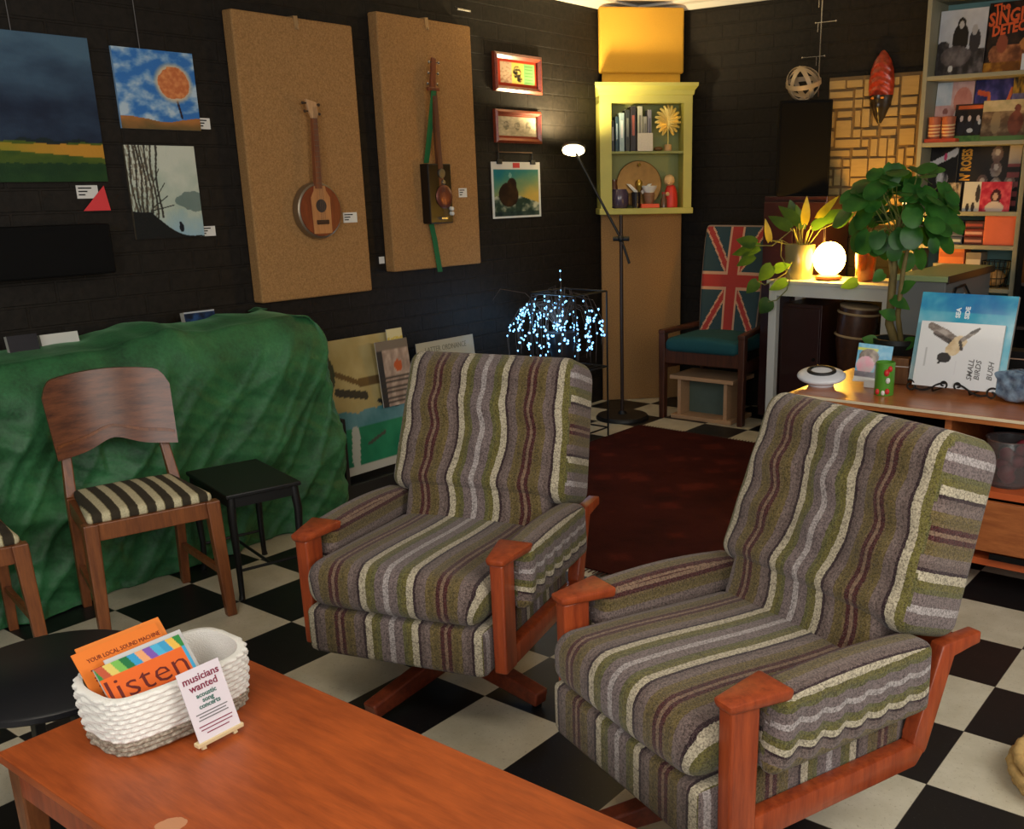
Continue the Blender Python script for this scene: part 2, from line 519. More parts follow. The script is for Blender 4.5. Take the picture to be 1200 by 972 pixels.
# hessian display boards
HESS = M('hessian', (186, 142, 92), .95, var=.4, vs=150, bump=.8, bs=260, spec=.1)
def board(y0, y1, z0, z1, label):
    t_ = wall_thing('display_board', label, 'display board', (y0 + y1) / 2, z0, XW, 'hessian display boards')
    w = y1 - y0; h = z1 - z0
    mb = MB(); mb.box(-w / 2, w / 2, -.07, -.002, 0, h, .008); mb.build('panel', HESS, t_)
    mb = MB(); mb.bar((.0, -.073, h + .006), (.005, -.073, h - .05), .022, .004); mb.ball((.005, -.078, h - .045), .006, 8, 6)
    mb.box(-.011, .011, -.074, -.03, h, h + .006); mb.build('hanging_clip', M('clip metal', (190, 160, 120), .4, .6), t_)
    return t_
board(-2.185, -1.53, .948, 2.188, 'tan hessian board holding the round banjo ukulele')
board(-1.372, -.714, 1.028, 2.272, 'tan hessian board holding the cigar box guitar')
BX = XW + .07
price_card(410, 255, .085, .048, BX, 'white label card beside the round banjo ukulele')
price_card(542, 226, .062, .048, BX, 'white label card beside the cigar box guitar')
price_card(447, 305, .035, .035, XW, 'small blank white card on the wall between the hessian boards', 0)
a = atX(540, 12, XW)
mb = MB(); mb.tube([(-.05, -.02, 0), (.05, -.02, 0)], .006, 6); mb.tube([(-.045, -.02, 0), (-.045, .0, .01)], .005, 6); mb.tube([(.045, -.02, 0), (.045, .0, .01)], .005, 6)
tag(mb.build('wall_hook', CHROME, None, loc=(XW, a.y, a.z), rot=(0, 0, WALL_L)), 'small metal rail hook on the wall above the cigar box guitar', 'hook')

# banjo ukulele
def P2(px, py, x): a_ = atX(px, py, x); return Vector((a_.y, a_.z))
b0 = P2(375, 247, BX + .04); h0 = P2(360, 127, BX + .04); n0 = P2(366, 139, BX + .04); k0 = P2(371, 222, BX + .04)
t_ = thing('banjo_ukulele', 'round wooden banjo ukulele hanging on the left hessian board', 'instrument', (BX, b0.x, b0.y), WALL_L)
def L2(p): return (p.x - b0.x, p.y - b0.y)
mb = MB().at((0, 0, 0), (R(90), 0, 0)); mb.lathe([(.118, .002), (.128, .006), (.13, .028), (.126, .042), (.118, .046)], 40); mb.build('rim', M('rim metal', (150, 138, 120), .35, .8), t_, 40)
mb = MB().at((0, -.0465, 0), (R(90), 0, 0)); mb.lathe([(.117, 0), (.116, .003)], 40); mb.build('soundboard', wood('mahogany top', (138, 62, 36), (96, 38, 24), (7, 7, 1)), t_)
poly = [(-.052, -.104), (.052, -.104), (.055, .06), (.035, .09), (.032, .112), (-.032, .112), (-.035, .09), (-.055, .06)]
mb = MB(); mb.prism(poly, -.0525, -.0497); ct = mb.build('centre_strip', wood('pale strip', (196, 140, 92), (170, 112, 68), (8, 8, 1)), t_)
mb = MB().at((0, -.0527, .022), (R(90), 0, 0)); mb.lathe([(.03, 0), (.03, .001)], 20); mb.build('sound_hole', M('grille', (60, 48, 44), .6, bump=.6, bs=300), t_)
mb = MB(); mb.box(-.034, .034, -.06, -.0527, -.062, -.042, .002); mb.build('bridge', M('dark bridge', (58, 34, 24), .5), t_)
na, nb = L2(n0), L2(k0)
mb = MB(); mb.bar((nb[0], -.05, .1), (na[0], -.05, na[1]), .034, .02, .026, .018); nk = mb.build('neck', wood('neck wood', (146, 88, 58), (112, 60, 40), (8, 8, 1)), t_)
mb = MB()
for k in range(13):
    f = 1 - .94 ** k * 1.0; f = k / 13 * 1.0
    x = na[0] + (nb[0] - na[0]) * f; z = na[1] + (.1 - na[1]) * f
    mb.box(x - .013, x + .013, -.0608, -.0595, z - .0012, z + .0012)
mb.build('frets', M('dull nickel', (120, 104, 90), .5, .3), nk)
mb = MB()
for k in range(4): mb.tube([(na[0] - .009 + .006 * k, -.064, na[1] + .05), (-.013 + .008 * k, -.062, -.05)], .0006, 4)
mb.build('strings', M('bronze string', (104, 84, 66), .6), t_)
mb = MB(); x, z = na; mb.prism([(x - .013, z), (x + .013, z), (x + .022, z + .02), (x + .016, z + .07), (x - .04, z + .082), (x - .03, z + .03)], -.058, -.044, .002)
hd = mb.build('headstock', wood('pale head', (210, 170, 126), (186, 140, 96), (8, 8, 1)), t_)
for dx, dz in ((-.047, .065), (-.04, .03), (.03, .06), (.03, .02)):
    mb = MB(); mb.tube([(x + dx * .6, -.05, z + dz), (x + dx * 1.15, -.05, z + dz)], .004, 6); mb.ball((x + dx * 1.15, -.05, z + dz), (.009, .005, .007), 8, 6); mb.build('tuning_peg', M('peg', (60, 44, 34), .4), hd)

# cigar box guitar
c0 = P2(517, 262, BX + .05); c1 = P2(513, 192, BX + .05); nt = P2(505, 104, BX + .04); tp = P2(507, 68, BX + .04); sb = P2(519, 318, BX)
t_ = thing('cigar_box_guitar', 'black cigar box guitar with green strap on the right hessian board', 'instrument', (BX, c0.x, c0.y), WALL_L)
def L3(p): return (p.x - c0.x, p.y - c0.y)
hB = L3(c1)[1]
mb = MB(); mb.box(-.085, .085, -.06, 0, 0, hB, .006); bd = mb.build('box_body', M('black lacquer', (18, 16, 16), .3), t_)
mb = MB(); mb.at((.022, -.06, hB * .45), (R(90), 0, 0)); mb.lathe([(.058, 0), (.06, .004), (.055, .008), (.03, .012)], 28); mb.build('resonator_plate', M('resonator copper', (120, 72, 60), .35, .6), bd, 40)
for (dx, dz, r) in ((.01, hB * .84, .024), (.02, hB * .69, .012)):
    mb = MB().at((dx, -.06, dz), (R(90), 0, 0)); mb.lathe([(r, 0), (r, .008), (r * .7, .01)], 16); mb.build('dial', M('dial metal', (150, 150, 138), .3, .9), bd)
for dz in (.05, .075):
    mb = MB().at((.068, -.06, dz), (R(90), 0, 0)); mb.lathe([(.011, 0), (.01, .016)], 14); mb.build('knob', CARD, bd)
mb = MB(); mb.box(-.02, .03, -.078, -.06, .02, .034, .003); mb.build('bridge', CHROME, t_)
nn = L3(nt); tt = L3(tp)
mb = MB(); mb.bar((.012, -.052, hB * .5), (nn[0] + .004, -.052, nn[1]), .034, .018); mb.build('neck', wood('cigar neck', (120, 70, 44), (84, 46, 30), (8, 8, 1)), t_)
mb = MB(); mb.bar((nn[0], -.05, nn[1]), (tt[0], -.045, tt[1]), .036, .016, .03, .014, .003)
mb.box(nn[0] - .035, nn[0] + .045, -.06, -.04, nn[1] - .012, nn[1] + .006, .003); hd = mb.build('headstock', wood('cigar head', (136, 74, 44), (96, 48, 30), (8, 8, 1)), t_)
for k in range(6):
    s_ = -1 if k % 2 else 1; f = .15 + .7 * (k // 2) / 2
    x = nn[0] + (tt[0] - nn[0]) * f; z = nn[1] + (tt[1] - nn[1]) * f
    mb = MB(); mb.tube([(x + s_ * .012, -.05, z), (x + s_ * .032, -.05, z)], .003, 6); mb.ball((x + s_ * .034, -.05, z), (.006, .004, .008), 8, 6); mb.build('tuning_peg', CHROME, hd)
mb = MB()
for k in range(4): mb.tube([(.0 + .007 * k, -.079, .03), (nn[0] - .006 + .006 * k, -.062, nn[1])], .0006, 4)
mb.build('strings', M('bronze string', (104, 84, 66), .6), t_)
sl = L3(sb)
mb = MB()
def ribbon(mb, pts, w, th=.0015):
    prev = None
    for p in pts:
        a_ = [mb.v((p[0] - w / 2, p[1], p[2])), mb.v((p[0] + w / 2, p[1], p[2])), mb.v((p[0] + w / 2, p[1] + th, p[2])), mb.v((p[0] - w / 2, p[1] + th, p[2]))]
        if prev:
            for k in range(4): mb.f([prev[k], prev[(k + 1) % 4], a_[(k + 1) % 4], a_[k]])
        else: mb.f(a_[::-1])
        prev = a_
    mb.f(prev)
ribbon(mb, [(nn[0] - .004, -.064, nn[1] - .012), (-.040, -.030, hB + .09), (-.045, -.012, hB + .004)], .036)
mb.build('strap', M('green strap', (24, 104, 58), .8), t_); mb = MB()
ribbon(mb, [(-.034, -.012, -.002), (-.016, -.012, sl[1] * .35), (-.002, -.012, sl[1] * .7), (.010, -.012, sl[1])], .036)
mb.build('strap', M('green strap', (24, 104, 58), .8), t_)

# framed pictures and clipped print
FRM = wood('red mahogany frame', (150, 62, 34), (104, 36, 20), (2, 8, 8), rough=.3, coat=.5)
def frame_pic(name, label, y0, y1, z0, z1, fw, fn, mat_w, ratio=None):
    w = y1 - y0; h = z1 - z0
    t_ = thing(name, label, 'picture', (XW, (y0 + y1) / 2, z0), WALL_L, 'framed pictures by the lamp')
    mb = MB()
    o = [(-w / 2, 0), (w / 2, 0), (w / 2, h), (-w / 2, h)]; i = [(-w / 2 + fw, fw), (w / 2 - fw, fw), (w / 2 - fw, h - fw), (-w / 2 + fw, h - fw)]
    mid = [(-w / 2 + fw * .45, fw * .45), (w / 2 - fw * .45, fw * .45), (w / 2 - fw * .45, h - fw * .45), (-w / 2 + fw * .45, h - fw * .45)]
    lv = [[mb.v((x, y, z)) for x, z in q] for q, y in ((o, -.001), (o, -.022), (mid, -.03), (i, -.016), (i, -.004))]
    for A, B in zip(lv, lv[1:]):
        for k in range(4): mb.f([A[k], A[(k + 1) % 4], B[(k + 1) % 4], B[k]])
    mb.build('frame', FRM, t_)
    picture('print', w - 2 * fw, h - 2 * fw, 64, 36, fn, t_, GLOSSY, loc=(0, -.006, fw))
    return t_
def trip(u, v):
    if not (.08 < u < .94 and .12 < v < .9): return (176, 60, 38)
    n = fbm(u, v, 12, 3)
    if u < .36: return lerp((204, 178, 150), (150, 108, 84), n + (.6 - v))
    if u < .66:
        if disc(u, v, .5, .55, .1, .25) or disc(u, v, .56, .3, .07, .12): return lerp((40, 34, 30), (236, 214, 120), n * 1.4 + .2)
        return (232, 200, 104)
    if abs((v * 8) % 1 - .5) < .12 and .7 < u < .9: return (90, 128, 76)
    return (132, 190, 116)
frame_pic('framed_print', 'mahogany framed triptych print with a green panel, upper of two', -.478, -.062, 1.968, 2.176, .032, trip, 0)
def pale(u, v):
    n = fbm(u, v, 9, 6)
    if v < .1 or v > .93: return (150, 66, 42)
    c = lerp((188, 176, 146), (220, 206, 172), n + .5)
    for x in (.22, .5, .78):
        if disc(u, v, x, .55, .07, .2) and n > -.1: c = (146, 136, 112)
    return c
frame_pic('framed_print', 'mahogany framed pale faded print, lower of two', -.488, -.08, 1.69, 1.872, .028, pale, 0)
def dreamy(u, v):
    n = fbm(u, v, 5, 12)
    if v > .87: return (224, 222, 214)
    if u < .045 or u > .955 or v < .035: return (220, 224, 222)
    c = lerp((196, 168, 84), (26, 118, 130), (v - .3) * 1.7 + (.45 - u) * .45 + n * .12)
    if v < .3 + .12 * math.sin(u * 3 + .6): c = lerp((44, 64, 54), (196, 196, 168), n * 1.5 + .15 + (v - .15) * 1.4)
    if v < .12: c = lerp((24, 44, 46), (70, 86, 74), n + .4)
    if disc(u, v, .33, .42, .2, .22) or disc(u, v, .4, .58, .1, .14): c = lerp((38, 26, 22), (70, 50, 32), n + .4)
    if disc(u, v, .37, .76, .03, .05): c = (120, 170, 160)
    return c
p0, p1 = -.527, -.088
t_ = thing('clipped_print', 'white bordered teal and gold print hung from a clip hanger', 'picture', (XW + .006, (p0 + p1) / 2, 1.267), WALL_L)
picture('print', p1 - p0, .318, 88, 72, dreamy, t_, GLOSSY, thick=.003)
for sx in (-1, 1):
    mb = MB(); mb.box(sx * .15 - .022, sx * .15 + .022, -.008, .004, .305, .33, .003); mb.tube([(sx * .15, 0, .33), (sx * .15, 0, .375)], .003, 6); mb.build('clip', BLACK, t_)
mb = MB(); mb.tube([(-.15, 0, .372), (.15, 0, .372)], .003, 6); mb.tube([(-.15, 0, .37), (-.15, .0, .43)], .0015, 5); mb.build('hanger_bar', M('hanger', (120, 90, 70), .4, .5), t_)
mb = MB(); mb.box(-.03, .03, -.002, .0, .285, .313); mb.build('tag', M('red tag', (200, 44, 52), .6), t_)

# ------------------------------------------------------------------ corner panels and cabinet
D = Vector((1, 1, 0)).normalized()
pl = Vector((-.632, .508, 0)); pr_ = Vector((-.262, .915, 0))
pc = (pl + pr_) / 2; PW = (pr_ - pl).length; PRZ = R(45)
HESS_LIT = M('lamplit gold hessian', (232, 178, 70), .95, var=.22, vs=200, bump=.4, bs=420, spec=.1)  # hessian with the floor lamp's yellow light painted into its colour
t_ = thing('acoustic_baffle', 'lower orange hessian panel standing across the corner below the cabinet', 'acoustic panel', pc, PRZ)
mb = MB(); mb.box(-PW / 2, PW / 2, 0, .028, 0.0, 1.9, .01); mb.build('cover', HESS, t_, 40)
t_ = thing('acoustic_baffle', 'upper lamplit gold hessian panel across the corner above the cabinet', 'acoustic panel', pc + Vector((0, 0, 2.13)), PRZ)
mb = MB(); mb.box(-PW / 2, PW / 2, -.02, .028, 0, .39, .014, 3); mb.build('cover', HESS_LIT, t_, 40)
mb = MB(); mb.box(-PW / 2 + .02, PW / 2 - .02, 0, .026, -.229, 0); mb.build('batten', HESS_LIT, t_)

GRN = M('yellow green paint', (186, 182, 92), .5, var=.06, vs=8)
GRN2 = M('sage green paint', (142, 148, 88), .6, var=.08, vs=8)
FN = Vector((D.y, -D.x, 0))              # outwards from the corner
cz0, cz1 = 1.262, 2.062
CW = .60; CD = .16
t_ = thing('corner_cabinet', 'yellow green open cabinet hung across the corner', 'cabinet', pc + Vector((0, 0, cz0)) + FN * .001, PRZ)
H = cz1 - cz0
mb = MB(); mb.box(-CW / 2, -CW / 2 + .075, -CD, 0, 0, H - .05); mb.build('stile', GRN, t_)
mb = MB(); mb.box(CW / 2 - .055, CW / 2, -CD, 0, 0, H - .05); mb.build('stile', GRN, t_)
mb = MB(); mb.box(-CW / 2 + .075, CW / 2 - .055, -.012, 0, .03, H - .1); mb.build('back_panel', GRN2, t_)
mb = MB(); mb.box(-CW / 2 - .01, CW / 2 + .01, -CD - .012, 0, 0, .038, .004); mb.build('bottom_rail', GRN, t_)
mb = MB(); mb.box(-CW / 2, CW / 2, -CD - .002, 0, H - .12, H - .05)
cr = [(-CD, H - .075), (-CD - .008, H - .07), (-CD - .012, H - .045), (-CD - .03, H - .02), (-CD - .032, H), (0, H), (0, H - .075)]
A = []; 
for sx in (-1, 1):
    A.append([mb.v((sx * (CW / 2 + max(0, -y - CD) * 1.0), y, z)) for y, z in cr])
n = len(cr)
mb.f(A[0]); mb.f(A[1][::-1])
for k in range(n): mb.f([A[0][k], A[0][(k + 1) % n], A[1][(k + 1) % n], A[1][k]])
mb.build('crown_moulding', GRN, t_)
mb = MB(); mb.box(-CW / 2 + .07, CW / 2 - .05, -CD + .012, -.01, .375, .391, .002); mb.build('shelf', GRN2, t_)
def cab(x, y, z):  # cabinet coordinates to world
    return pc + D * x + FN * (-y) + Vector((0, 0, cz0 + z))
SH = .391; BT = .0385
def cabbook(x, w, h, d, c, band, label, z=SH):
    b = thing('book', label, 'book', cab(x, -.085, z), PRZ, 'books in the corner cabinet')
    mb = MB(); mb.box(-w / 2, w / 2, -d / 2, d / 2, 0, h, .0025); mb.build('cover', M('book cover %d %d %d' % c, c, .5), b)
    mb = MB(); mb.box(-w / 2 + .002, w / 2 - .002, -d / 2 + .005, d / 2 - .002, h - .001, h + .0008); mb.build('pages', CARD, b)
    mb = MB(); mb.box(-w * .22, w * .22, -d / 2 - .0008, -d / 2, h * .35, h * .8); mb.build('spine_title', M('spine ink %d %d %d' % band, band, .5), b)
for a in ((-.212, .022, .185, .1, (36, 38, 42), (150, 150, 150), 'short charcoal book at the left end of the cabinet shelf'),
          (-.185, .02, .21, .1, (40, 70, 84), (170, 196, 204), 'slim dark teal book second on the cabinet shelf'),
          (-.154, .032, .232, .11, (160, 186, 190), (230, 236, 236), 'pale blue book third on the cabinet shelf'),
          (-.117, .03, .25, .11, (44, 50, 48), (120, 124, 116), 'dark green grey book fourth on the cabinet shelf'),
          (-.08, .036, .272, .11, (38, 34, 36), (160, 84, 70), 'tallest black book in the cabinet'),
          (-.035, .032, .272, .1, (176, 178, 162), (120, 118, 108), 'tall cream book behind the white box'),
          (-.002, .026, .21, .1, (150, 150, 138), (110, 110, 100), 'short beige book behind the white box'),
          (.028, .024, .25, .1, (136, 134, 146), (90, 88, 104), 'lilac grey book at the right end of the row')): cabbook(*a)
b = thing('gift_box', 'small white box before the books on the cabinet shelf', 'box', cab(-.005, -.142, SH), PRZ)
mb = MB(); mb.box(-.05, .05, -.012, .012, 0, .11, .003); mb.build('carton', M('speckled white', (222, 216, 202), .7, var=.12, vs=90), b)
# monstera ornament
b = thing('leaf_ornament', 'golden monstera leaf ornament on a wooden peg in the cabinet', 'ornament', cab(.155, -.1, SH), PRZ)
mb = MB(); mb.lathe([(.024, 0), (.026, .01), (.022, .04), (.018, .042)], 16); mb.build('base', M('peg wood', (196, 158, 108), .6), b, 40)
mb = MB(); mb.tube([(0, 0, .04), (0, 0, .12)], .003, 6); mb.build('stem', M('brass', (206, 176, 84), .3, .8), b)
mb = MB()
for sx in (-1, 1):
    for k in range(9):
        a0 = R(-62 + k * 19); L = .088 * (1 - .1 * abs(k - 4) / 4)
        o = Vector((0, 0, .155 + .006 * k)); dr = Vector((sx * math.cos(a0), 0, math.sin(a0) * 1.0 + .1))
        e = Vector((0, 0, .185)) + Vector((sx * math.cos(a0) * L, 0, math.sin(a0) * .098))
        mid_ = o.lerp(e, .6) + Vector((0, -.006, .006))
        sd = (e - o).normalized().cross(Vector((0, 1, 0))) * .0115
        q = [o - sd * .3, mid_ - sd * 1.1, e - sd * .5, e + sd * .5, mid_ + sd * 1.1, o + sd * .3]
        f1 = [mb.v(p) for p in q]; f2 = [mb.v(p + Vector((0, .002, 0))) for p in q]
        mb.f(f1); mb.f(f2[::-1])
        for i in range(6): mb.f([f1[i], f2[i], f2[(i + 1) % 6], f1[(i + 1) % 6]])
mb.tube([(0, 0, .11), (0, -.002, .26)], .003, 6)
mb.build('leaf', M('gold leaf', (226, 196, 104), .35, .55), b)
b = MB(); b.ball((0, 0, .014), (.03, .022, .0145), 14, 8)
tag(b.build('pebble', M('brown pebble', (120, 84, 44), .6, var=.3, vs=40), None, True, loc=cab(.09, -.1, SH), rot=(0, 0, PRZ)), 'brown pebble on the cabinet shelf beside the wooden peg', 'pebble')
# lower bay
b = thing('brass_plate', 'round brass plate leaning at the back of the lower cabinet bay', 'plate', cab(-.025, -.035, BT), PRZ)
mb = MB().at((0, 0, .148), (R(82), 0, 0)); mb.lathe([(.148, .012), (.15, .01), (.12, .002), (.06, 0.0), (.058, .004), (.118, .006), (.146, .014)], 40); mb.build('dish', M('aged brass', (150, 112, 60), .35, .75, var=.3, vs=20), b, 60)
mb = MB(); mb.ball((0, -.02, .27), .01, 8, 6); mb.build('button', M('brass', (206, 176, 84), .3, .8), b)
b = thing('vase', 'squat purple glass vase at the left of the lower cabinet bay', 'vase', cab(-.165, -.085, BT), PRZ)
mb = MB(); mb.lathe([(.05, 0), (.062, .02), (.062, .09), (.05, .115), (.05, .12), (.046, .12), (.046, .1)], 24); mb.build('body', M('purple glass', (74, 62, 84), .25, coat=.5), b, 50)
b = thing('amber_jar', 'dark amber jar behind the purple vase in the cabinet', 'jar', cab(-.19, -.03, BT), PRZ)
mb = MB(); mb.lathe([(.026, 0), (.028, .02), (.028, .14), (.02, .16), (.02, .18)], 20); mb.build('body', M('amber brown', (104, 64, 42), .3, coat=.5), b, 50)
b = thing('dark_tumbler', 'black tumbler between the purple vase and the white bowl', 'cup', cab(-.06, -.12, BT), PRZ)
mb = MB(); mb.lathe([(.024, 0), (.03, .1), (.027, .1), (.022, .01)], 20, False); mb.f([v for v in mb.bm.verts[:20]][::-1]); mb.build('body', M('dark glass', (30, 26, 34), .2, coat=.5), b, 50)
b = thing('winged_ornament', 'small cream bird ornament with brass body before the plate', 'ornament', cab(-.03, -.075, BT), PRZ)
mb = MB(); mb.lathe([(.02, 0), (.012, .01), (.008, .11), (.02, .135), (.022, .16), (.01, .178)], 16); mb.build('body', M('brass', (206, 176, 84), .3, .8), b, 50)
for sx in (-1, 1):
    mb = MB(); mb.prism([(sx * .01, .105), (sx * .06, .15), (sx * .085, .152), (sx * .05, .115), (sx * .02, .085)], -.006, .002, .001); mb.build('wing', CARD, b)
b = thing('stacked_bowl', 'white bowl over a striped cup on the orange box', 'bowl', cab(.028, -.12, BT + .0265), PRZ)
mb = MB(); mb.lathe([(.026, 0), (.032, .02), (.036, .068), (.034, .068)], 20); mb.build('cup', M('striped clay', (150, 110, 84), .5, var=.4, vs=40, stretch=(.1, .1, 4)), b, 50)
mb = MB(); mb.lathe([(.03, .069), (.048, .1), (.05, .112), (.046, .112), (.03, .08)], 24); mb.build('bowl', CARD, b, 50)
b = thing('orange_box', 'flat orange box under the striped cup in the cabinet', 'box', cab(.03, -.12, BT), PRZ)
mb = MB(); mb.box(-.06, .06, -.03, .03, 0, .026, .002); mb.build('carton', M('vivid orange', (224, 84, 44), .5), b)
b = thing('salt_shaker', 'small brown bottle beside the red figurine in the cabinet', 'bottle', cab(.125, -.12, BT), PRZ)
mb = MB(); mb.lathe([(.022, 0), (.022, .05), (.012, .065), (.012, .085)], 16); mb.build('body', M('brown glass', (104, 76, 58), .3, coat=.4), b, 50)
mb = MB().at((0, 0, .085)); mb.lathe([(.014, 0), (.014, .014)], 16); mb.build('cap', M('red cap', (150, 50, 40), .5), b)
b = thing('red_figurine', 'red robed figurine with a cream head in the cabinet', 'figurine', cab(.178, -.09, BT), PRZ)
mb = MB(); mb.lathe([(.044, 0), (.046, .03), (.04, .1), (.028, .135), (.012, .145)], 20); mb.build('robe', M('red robe', (208, 54, 44), .5), b, 60)
mb = MB(); mb.ball((-.012, -.006, .172), (.036, .034, .036), 16, 10); mb.build('head', M('cream head', (222, 186, 132), .6), b, True)
mb = MB(); mb.ball((-.03, -.036, .085), .014, 10, 8); mb.ball((-.022, -.034, .15), (.014, .012, .006), 10, 6); mb.build('hand', M('cream head', (222, 186, 132), .6), b, True)

# ------------------------------------------------------------------ floor lamp
t_ = thing('floor_lamp', 'black floor lamp with a glowing disc head before the corner', 'lamp', (-.22, .15, 0))
mb = MB(); mb.lathe([(.17, 0), (.17, .012), (.16, .025), (.03, .032), (.02, .05)], 32); mb.build('base', BLACK, t_, 40)
mb = MB(); mb.tube([(0, 0, .04), (0, 0, 1.27)], .011, 10); mb.build('pole', M('dark brown metal', (50, 34, 28), .45), t_, 60)
hp = atY(672, 176, .02) - Vector((-.22, .15, 0)); j = Vector((0, 0, 1.13)); tl = Vector((.04, .03, .98))
mb = MB(); mb.tube([tl, j, j.lerp(hp, .5) + Vector((0, 0, .0)), hp + Vector((.02, 0, -.02))], .008, 8); mb.build('arm', BLACK, t_, 60)
mb = MB(); mb.tube([j - Vector((.045, .02, 0)), j + Vector((.045, .02, 0))], .014, 10); mb.ball(j, .022, 10, 8); mb.build('joint', BLACK, t_, True)
from mathutils import Quaternion
tilt = Quaternion(Vector((RT.x, RT.y, 0)).normalized(), R(-24)).to_euler()
mb = MB().at(hp, tilt); mb.lathe([(.055, .0), (.075, .004), (.075, .02), (.055, .026), (.02, .03)], 28); mb.build('head_shell', BLACK, t_, 40)
mb = MB().at(hp, tilt); mb.lathe([(.066, -.006), (.066, .003)], 28); mb.build('light_disc', M('lit disc', (255, 240, 200), .5, emit=(255, 228, 170), es=18), t_)

# ------------------------------------------------------------------ wire stand with fairy lights
t_ = thing('wire_stand', 'thin black wire plant stand under the fairy lights', 'stand', (-.19, -.42, 0))
sw, sd_ = .16, .15; sz = .86
for sx in (-1, 1):
    for sy in (-1, 1):
        mb = MB(); mb.tube([(sx * sw, sy * sd_, 0), (sx * sw, sy * sd_, sz)], .006, 6); mb.build('leg', BLACK, t_)
for z in (.05, .42, sz):
    mb = MB(); c = [(-sw, -sd_, z), (sw, -sd_, z), (sw, sd_, z), (-sw, sd_, z)]
    for k in range(4): mb.tube([c[k], c[(k + 1) % 4]], .005, 6)
    if z == .42:
        for k in range(1, 6): x = -sw + 2 * sw * k / 6; mb.tube([(x, -sd_, z), (x, sd_, z)], .003, 5)
    mb.build('tier', BLACK, t_)
rnd = random.Random(3)
ft = thing('fairy_light_plant', 'trailing twig plant covered in blue white fairy lights on the wire stand', 'fairy lights', (-.33, -.45, sz + .006 - .2))
mb = MB(); mb.lathe([(.06, .0), (.075, .12), (.08, .2), (.07, .2)], 20)
ft.location = (-.25, -.42, .427)
mb.build('pot', M('dark pot', (22, 20, 22), .5), ft, 50)
tw = MB(); bulbs = []
for k in range(54):
    a0 = rnd.uniform(0, 2 * PI); rr = .32 * rnd.random() ** .5
    ex, ey = math.cos(a0) * rr - .07, math.sin(a0) * rr * .75
    top = .44 + rnd.uniform(-.04, .06) - rr * .25; low = rnd.uniform(.0, .16)
    pts = [Vector((0, 0, .18)), Vector((ex * .35, ey * .35, top)), Vector((ex * .8, ey * .8, top - .02)), Vector((ex, ey, top - .12)), Vector((ex * 1.05, ey * 1.05, (top + low) / 2 - .04)), Vector((ex * 1.02, ey * 1.02, low))]
    tw.tube(pts, .0016, 4)
    for _ in range(5):
        f = rnd.uniform(2.2, 5); i = min(int(f), 4); p = pts[i].lerp(pts[i + 1], f - i)
        bulbs.append(p + Vector((rnd.uniform(-.014, .014), rnd.uniform(-.014, .014), 0)))
for dz in (.0, .06, .11): bulbs.append(Vector((.0, .0, .44 + dz)))
tw.tube([(0, 0, .2), (.005, 0, .4), (0, 0, .56)], .002, 5)
tw.tube([(0, 0, .2), (-.2, -.08, .42), (-.36, -.12, .44), (-.42, -.14, .36)], .002, 5)
tw.build('twigs', M('bare twig', (78, 66, 58), .8), ft)
LED = M('blue white led', (190, 225, 255), .4, emit=(116, 190, 255), es=4)
bm_ = MB(); bm_.ball((0, 0, 0), (.0055, .0055, .0085), 6, 5); led = bm_.mesh('bulb', True)
bulbs.sort(key=lambda p: -(p.x - p.y))
for p in bulbs[:100]: link('bulb', led, LED, ft, p, (rnd.uniform(-1.2, 1.2), rnd.uniform(-1.2, 1.2), 0))
mb = MB()
for p in bulbs[100:]: mb.ball(p, (.0045, .0045, .006), 6, 5)
o = mb.build('bulb_cluster', LED, ft); o['kind'] = 'stuff'
pt = bpy.data.lights.new('led glow', 'POINT'); pt.energy = 3; pt.color = (.35, .65, 1); pt.shadow_soft_size = .12
po = bpy.data.objects.new('led_glow', pt); COL.objects.link(po); po.location = (-.3, -.5, .7)

# ------------------------------------------------------------------ union jack chair and crate
jl = Vector((-.014, .316, 0)); jr = Vector((.53, .36, 0))
jc = (jl + jr) / 2; jrz = math.atan2(jr.y - jl.y, jr.x - jl.x); JW = (jr - jl).length
t_ = thing('flag_armchair', 'wooden armchair with a union flag backrest and teal seat', 'armchair', jc, jrz)
DW = wood('chocolate wood', (96, 54, 34), (58, 30, 20), rough=.4)
for sx in (-1, 1):
    mb = MB(); mb.bar((sx * JW / 2, 0, 0), (sx * JW / 2, .0, .55), .036, .05, .045, .05, .006); mb.build('leg', DW, t_)
    mb = MB(); mb.bar((sx * (JW / 2 - .05), .52, 0), (sx * (JW / 2 - .06), .43, .5), .036, .045, .036, .045, .006); mb.build('leg', DW, t_)
    mb = MB(); mb.bar((sx * JW / 2, -.03, .555), (sx * (JW / 2 - .05), .44, .56), .05, .03, .04, .03, .008, side=(0, 0, 1)); mb.build('arm', DW, t_)
    mb = MB(); mb.bar((sx * JW / 2, 0, .36), (sx * (JW / 2 - .05), .44, .34), .03, .07, side=(0, 0, 1)); mb.build('side_rail', DW, t_)
mb = MB(); mb.box(-JW / 2, JW / 2, -.015, .015, .36, .45, .004); mb.build('front_rail', DW, t_)
TEAL = M('teal cloth', (22, 84, 92), .9, var=.15, vs=120, bump=.3, bs=300)
mb = MB(); mb.rbox((0, .21, .475), (JW - .04, .50, .085), .04, 10, lambda p: Vector((p.x, p.y, p.z + (.02 if p.z > 0 else 0) * (1 - (p.x / .26) ** 2)))); mb.build('seat', TEAL, t_, True)
def jack(x, z, w, h):
    """x -1..1 , z -1..1 on a flag turned on its side"""
    navy = (52, 74, 82); red = (172, 62, 58); cream = (206, 160, 132)
    if abs(x) < .17 or abs(z) < .12: return red
    if abs(x) < .215 or abs(z) < .16: return cream
    d = abs(abs(x) - abs(z) * .92)
    if d < .085: return red
    if d < .14: return cream
    return navy
bt, bb_ = 1.19, .50
NX, NZ = 64, 72
bw0, bw1 = .40, .46
